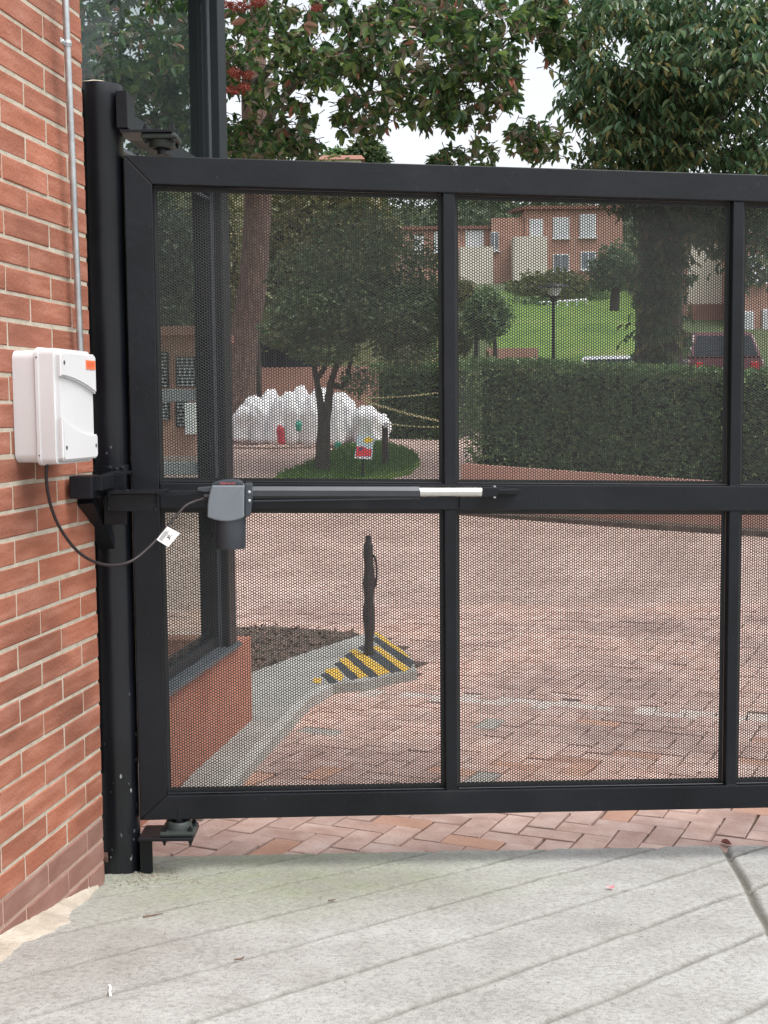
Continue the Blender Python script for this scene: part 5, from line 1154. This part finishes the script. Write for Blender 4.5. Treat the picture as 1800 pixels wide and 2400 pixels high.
# ------------------------------------------------------------------ brick houses
def house(name, label, Y, x0, x1, ytop, ybot, roof, blocks, wins, dpt=9, rot=0.0):
    b0 = at(x0, ybot, Y); t_ = thing(name, label, 'house', b0, rot)
    def q(px, py): p = at(px, py, Y); return p.x - b0.x, p.z - b0.z
    xa, zt = q(x0, ytop); xb, _ = q(x1, ytop)
    box('wall', (xa, 0, -2.5), (xb, dpt, zt), M['housebrick'], t_)
    vs = [(xa - .2, -.25, zt), (xb + .2, -.25, zt), (xb + .2, dpt + .25, zt + roof), (xa - .2, dpt + .25, zt + roof), (xa - .2, -.25, zt + .22), (xb + .2, -.25, zt + .22), (xb + .2, dpt + .25, zt + roof + .22), (xa - .2, dpt + .25, zt + roof + .22)]
    mesh_obj('roof', vs, [(0, 3, 2, 1), (4, 5, 6, 7), (0, 1, 5, 4), (1, 2, 6, 5), (2, 3, 7, 6), (3, 0, 4, 7)], M['rooftile'], t_)
    for (u0, v0, u1, v1, m_, out) in blocks:
        (ax, az), (bx_, bz_) = q(u0, v0), q(u1, v1); box('projecting_wall', (ax, -out, bz_ - 1.5), (bx_, -.002, az), M[m_], t_)
    for (u0, v0, u1, v1, m_, out) in wins:
        (ax, az), (bx_, bz_) = q(u0, v0), q(u1, v1); wn = box('window', (ax, -out - .09, bz_), (bx_, -out - .003, az), M['winwhite'], t_, .02)
        fw = .07; mid = (ax + bx_) / 2
        for (c_, d_) in (((ax + fw), mid - fw / 2), (mid + fw / 2, bx_ - fw)): box('pane', (c_, -out - .11, bz_ + fw), (d_, -out - .0905, az - fw), M[m_], wn)
        box('window_sill', (ax - .08, -out - .2, bz_ - .1), (bx_ + .08, -out - .003, bz_ - .002), M['winwhite'], wn)
    return t_
house('brick_house', 'lower brick house with cream front wall in the left of the terrace', 85, 905, 1205, 540, 680, 1.3, [(1075, 584, 1152, 690, 'cream', 1.2), (1150, 515, 1230, 690, 'housebrick', .8)],
      [(969, 551, 993, 592, 'curtain', 0), (1017, 543, 1038, 591, 'curtain', 0), (1091, 540, 1134, 582, 'curtain', 0), (1147, 548, 1166, 591, 'pane', .8)])
house('brick_house', 'taller two storey brick house with white windows right of the lower one', 84, 1231, 1460, 492, 670, 1.2, [(1198, 562, 1275, 690, 'cream', 1.6)],
      [(1241, 514, 1273, 560, 'curtain', 0), (1296, 510, 1334, 558, 'curtain', 0), (1358, 502, 1396, 556, 'curtain', 0), (1296, 596, 1334, 637, 'pane', 0), (1361, 590, 1396, 632, 'pane', 0)])
house('cream_house', 'tall cream walled house with brick lower storey behind the red car', 46, 1602, 1718, 540, 850, .8, [(1612, 545, 1716, 714, 'cream', .05), (1612, 716, 1716, 730, 'rooftile', .6)], [(1640, 745, 1690, 785, 'pane', 0)], 7)
house('end_house', 'brick house with white garage doors at the right edge', 44, 1728, 1990, 560, 850, .8, [], [(1742, 730, 1765, 830, 'curtain', 0), (1786, 725, 1830, 840, 'curtain', 0), (1750, 600, 1790, 660, 'curtain', 0), (1840, 600, 1890, 660, 'pane', 0)], 7)
rf = at(740, 380, 140); t_ = thing('far_house', 'tiny far house with a low roof just above the gate', 'house', at(800, 388, 140))
box('wall', (-2.2, 0, -2), (2.2, 4, .6), M['cream'], t_); mesh_obj('roof', [(-2.6, -.4, .6), (2.6, -.4, .6), (2.6, 4.4, .6), (-2.6, 4.4, .6), (-2.2, 2, 1.5), (2.2, 2, 1.5)], [(0, 1, 5, 4), (2, 3, 4, 5), (1, 2, 5), (3, 0, 4), (0, 3, 2, 1)], M['rooftile'], t_)
# low terracotta wall at the parking edge
p_ = at(1140, 850, 34); tw = box('terracotta_wall', (0, 0, -1), (at(1262, 850, 34).x - p_.x, .3, .38), M['housebrick']); tw.location = p_; tag(tw, 'low terracotta wall below the lawn left of the lamp post', 'wall')
# stair rail on the slope
p_ = at(1260, 716, 47.5); sr = thing('stair_rail', 'thin white stair rail on the green slope', 'railing', p_)
e_ = at(1375, 712, 47.5) - p_
tube('hand_rail', [Vector((0, 0, .1)), e_ + Vector((0, 0, .15))], .045, M['winwhite'], sr, 6)
for k in range(6): c = e_ * (k / 5); tube('rail_post', [c + Vector((0, 0, -.5)), c + Vector((0, 0, .12))], .035, M['winwhite'], sr, 6)

# ------------------------------------------------------------------ lamp post and cars
lp0 = at(1297, 860, 33); lam = thing('lamp_post', 'black lamp post with lantern head in front of the lawn slope', 'lamp post', lp0)
hz = CH + (958 - 700) / FPX * 33 - lp0.z
tube('lamp_shaft', [(0, 0, -.4), (0, 0, .6), (0, 0, hz)], [.07, .05, .04], M['frame_blue'], lam, 10)
lathe('lantern_hood', [(.05, hz + .34), (.36, hz + .30), (.40, hz + .24), (.05, hz + .23)], M['frame_blue'], lam, 16)
lathe('lantern_glass', [(.10, hz + .02), (.22, hz + .22), (.1, hz + .23)], M['lampglass'], lam, 16)
lathe('lantern_neck', [(.07, hz - .12), (.12, hz + .02), (.06, hz + .03)], M['frame_blue'], lam, 12)

def car(name, label, base, rz, Lc, Wc, Hc, body, suv):
    t_ = thing(name, label, 'car', base, rz)                       # local x = forward, rear at x=0
    h0 = .28; hb = Hc * (.63 if suv else .56)
    prof = [(0.02, h0), (0, .6), (.05, hb - .02), (.18, hb)] + ([(Lc * .73, hb), (Lc * .98, hb * .86), (Lc, .55), (Lc - .03, h0)] if suv else [(Lc * .72, hb), (Lc * .98, hb * .84), (Lc, .5), (Lc - .03, h0)])
    def loft(nm, pr, w0, w1, zl_, zh_, mat, bv):
        bm = bmesh.new(); sides = []
        for s_ in (-1, 1):
            sides.append([bm.verts.new((x, s_ * (w0 + (w1 - w0) * (z - zl_) / (zh_ - zl_)) / 2, z)) for x, z in pr])
        bm.faces.new(sides[0]); bm.faces.new(sides[1][::-1]); n = len(pr)
        for k in range(n): bm.faces.new((sides[0][k], sides[0][(k + 1) % n], sides[1][(k + 1) % n], sides[1][k]))
        if bv: bmesh.ops.bevel(bm, geom=list(bm.edges), offset=bv, segments=2, affect='EDGES')
        return bm_obj(nm, bm, mat, t_, True, R(40))
    loft('body', prof, Wc, Wc * .97, h0, hb, M[body], .05)
    cabp = [(.12, hb - .02), (.36, Hc - .04), (.7, Hc), (Lc * .50, Hc), (Lc * .56, Hc - .03), (Lc * .72, hb - .02)]
    loft('cabin', cabp, Wc * .96, Wc * .76, hb, Hc, M[body], .05)
    def wq(nm, pts_, par=None): return mesh_obj(nm, pts_, [list(range(len(pts_)))], M['carglass'], t_)
    def wy(z): return (Wc * .96 + (Wc * .76 - Wc * .96) * (z - hb) / (Hc - hb)) / 2
    za, zb_ = hb + .05, Hc - .11; xr = lambda z: .12 + (.36 - .12) * (z - hb + .02) / (Hc - .04 - hb + .02)
    bm = bmesh.new(); pr_ = [(xr(za) - .012, s_ * (wy(za) - .10), za) for s_ in (-1, 1)] + [(xr(zb_) - .012, s_ * (wy(zb_) - .08), zb_) for s_ in (1, -1)]
    vs = [Vector(p) for p in pr_]; mesh_obj('rear_window', vs + [v + Vector((.02, 0, 0)) for v in vs], [(0, 1, 2, 3), (7, 6, 5, 4), (0, 4, 5, 1), (1, 5, 6, 2), (2, 6, 7, 3), (3, 7, 4, 0)], M['carglass'], t_)
    bm.free()
    xf = lambda z: Lc * .72 + (Lc * .56 - Lc * .72) * (z - hb + .02) / (Hc - .03 - hb + .02)
    vs = [Vector((xf(za) + .012, -wy(za) + .1, za)), Vector((xf(za) + .012, wy(za) - .1, za)), Vector((xf(zb_) + .012, wy(zb_) - .08, zb_)), Vector((xf(zb_) + .012, -wy(zb_) + .08, zb_))]
    mesh_obj('windscreen', vs + [v - Vector((.02, 0, 0)) for v in vs], [(0, 1, 2, 3), (7, 6, 5, 4), (0, 4, 5, 1), (1, 5, 6, 2), (2, 6, 7, 3), (3, 7, 4, 0)], M['carglass'], t_)
    for s_ in (-1, 1):
        for (a_, b_) in ((.45, Lc * .34), (Lc * .36, Lc * .62)):
            vs = [Vector((a_, s_ * (wy(za) + .004), za)), Vector((b_, s_ * (wy(za) + .004), za)), Vector((b_ - (.22 if b_ > Lc * .5 else 0), s_ * (wy(zb_) + .004), zb_)), Vector((a_ + .05, s_ * (wy(zb_) + .004), zb_))]
            mesh_obj('side_window', vs + [v - Vector((0, s_ * .02, 0)) for v in vs], [(0, 1, 2, 3), (7, 6, 5, 4), (0, 4, 5, 1), (1, 5, 6, 2), (2, 6, 7, 3), (3, 7, 4, 0)], M['carglass'], t_)
        box('tail_light', (-.015, s_ * Wc * .36 - .09, hb - .32), (.06, s_ * Wc * .36 + .09, hb - .10), M['tail'], t_, .01)
        box('head_light', (Lc - .10, s_ * Wc * .36 - .12, hb - .36), (Lc + .004, s_ * Wc * .36 + .12, hb - .24), M['winwhite'], t_, .01)
        box('wing_mirror', (Lc * .60, s_ * (Wc / 2 + .06) - .07, hb + .02), (Lc * .60 + .1, s_ * (Wc / 2 + .06) + .07, hb + .17), M[body], t_, .02)
        for xw in (Lc * .19, Lc * .81):
            w_ = lathe('wheel', [(.12, -.1), (.33, -.1), (.345, -.07), (.345, .07), (.33, .1), (.12, .1)], M['tyre'], t_, 24, (xw, s_ * (Wc / 2 - .08), .34)); w_.rotation_euler = (R(90), 0, 0)
            r_ = lathe('rim', [(.05, -.102), (.22, -.102), (.22, .102), (.05, .102)], M['galv'], w_, 16)
    box('rear_bumper', (-.07, -Wc * .47, .36), (.06, Wc * .47, .56), M['frame_blue'], t_, .02)
    return t_
cz_ = 1.62
cpx = at(1704, 860, 30.0); ztop_ = CH + (953 - 775) / FPX * 30
car('parked_car', 'dark red sport utility car seen from behind above the hedge', (cpx.x, 30.0, ztop_ - 1.75), R(90), 4.4, 1.84, 1.75, 'carred', True)
cpx = at(1420, 860, 31.0); ztop_ = CH + (957 - 832) / FPX * 31
car('parked_car', 'white car of which only the roof shows above the hedge', (cpx.x, 31.0, ztop_ - 1.45), R(70), 4.2, 1.7, 1.45, 'carwhite', False)

# ------------------------------------------------------------------ litter on the ramp
def on_ramp(px, py):
    n = Vector((.008, .16, 1)); return onplane(px, py, Vector((-.823, 3.68, -.0266)), n)
for lab, pts_, r_ in (('dark twig lying on the ramp below the gate hinge', [(336, 2152), (360, 2148), (382, 2144)], .0022), ('small bent twig lying lower on the ramp', [(550, 2253), (566, 2251), (572, 2246)], .0024), ('short twig on the ramp near the middle groove', [(770, 2114), (786, 2111)], .0022)):
    q = [on_ramp(*p) + Vector((0, 0, .004)) for p in pts_]; tag(tube('twig', q, [r_, r_ * .9, r_ * .5][:len(q)], M['twig'], None, 6), lab, 'twig', 'twigs on the ramp')
q = [on_ramp(*p) + Vector((0, 0, .003)) for p in [(256, 2313), (259, 2318), (257, 2325), (259, 2336)]]; tag(tube('paper_scrap', spline(q, 4), .003, M['whitebit'], None, 6), 'tiny white curled scrap on the lower left of the ramp', 'scrap')
def petal(name, px, py, size, mat, label, cat, seed):
    c = on_ramp(px, py); rr = random.Random(seed); a = rr.uniform(0, 6); n_ = 10; vs = [c + Vector((0, 0, .004))]
    for k in range(n_):
        t_ = 2 * math.pi * k / n_; r_ = size * (1 + .3 * math.sin(2 * t_ + a)); vs.append(c + Vector((r_ * math.cos(t_) * .8, r_ * math.sin(t_), .006 + size * .5 * abs(math.sin(t_ + a)))))
    o = mesh_obj(name, [v for v in vs], [(0, 1 + k, 1 + (k + 1) % n_) for k in range(n_)], mat, None, True); tag(o, label, cat); return o
petal('petal', 1431, 2086, .012, M['petal'], 'pink petal lying on the concrete ramp', 'petal', 3)
petal('dead_leaf', 1702, 1981, .020, M['deadleaf'], 'dark red fallen leaf where the pavers meet the ramp', 'leaf', 5)
# grit and chips at the post foot and scattered specks
vs, fs = [], []
for k in range(210):
    if k < 130: px, py = random.gauss(340, 55), random.gauss(2055, 14)
    else: px, py = random.uniform(150, 1800), random.uniform(2030, 2400)
    c = on_ramp(px, py)
    if c.y > edge(c.x) - .01: continue
    s_ = random.uniform(.0015, .004) * (1.5 if k < 130 else .8); b0 = len(vs)
    for dx, dy, dz in ((-1, 0, 0), (0, -1, .1), (1, .2, 0), (.1, 1, 0), (0, 0, .7)): vs.append(c + Vector((dx, dy, dz)) * s_ * random.uniform(.7, 1.3) + Vector((0, 0, .001)))
    fs += [(b0, b0 + 1, b0 + 4), (b0 + 1, b0 + 2, b0 + 4), (b0 + 2, b0 + 3, b0 + 4), (b0 + 3, b0, b0 + 4)]
o = mesh_obj('grit', vs, fs, M['chip']); tag(o, 'loose grit and mortar chips on the ramp', 'grit', None, 'stuff')
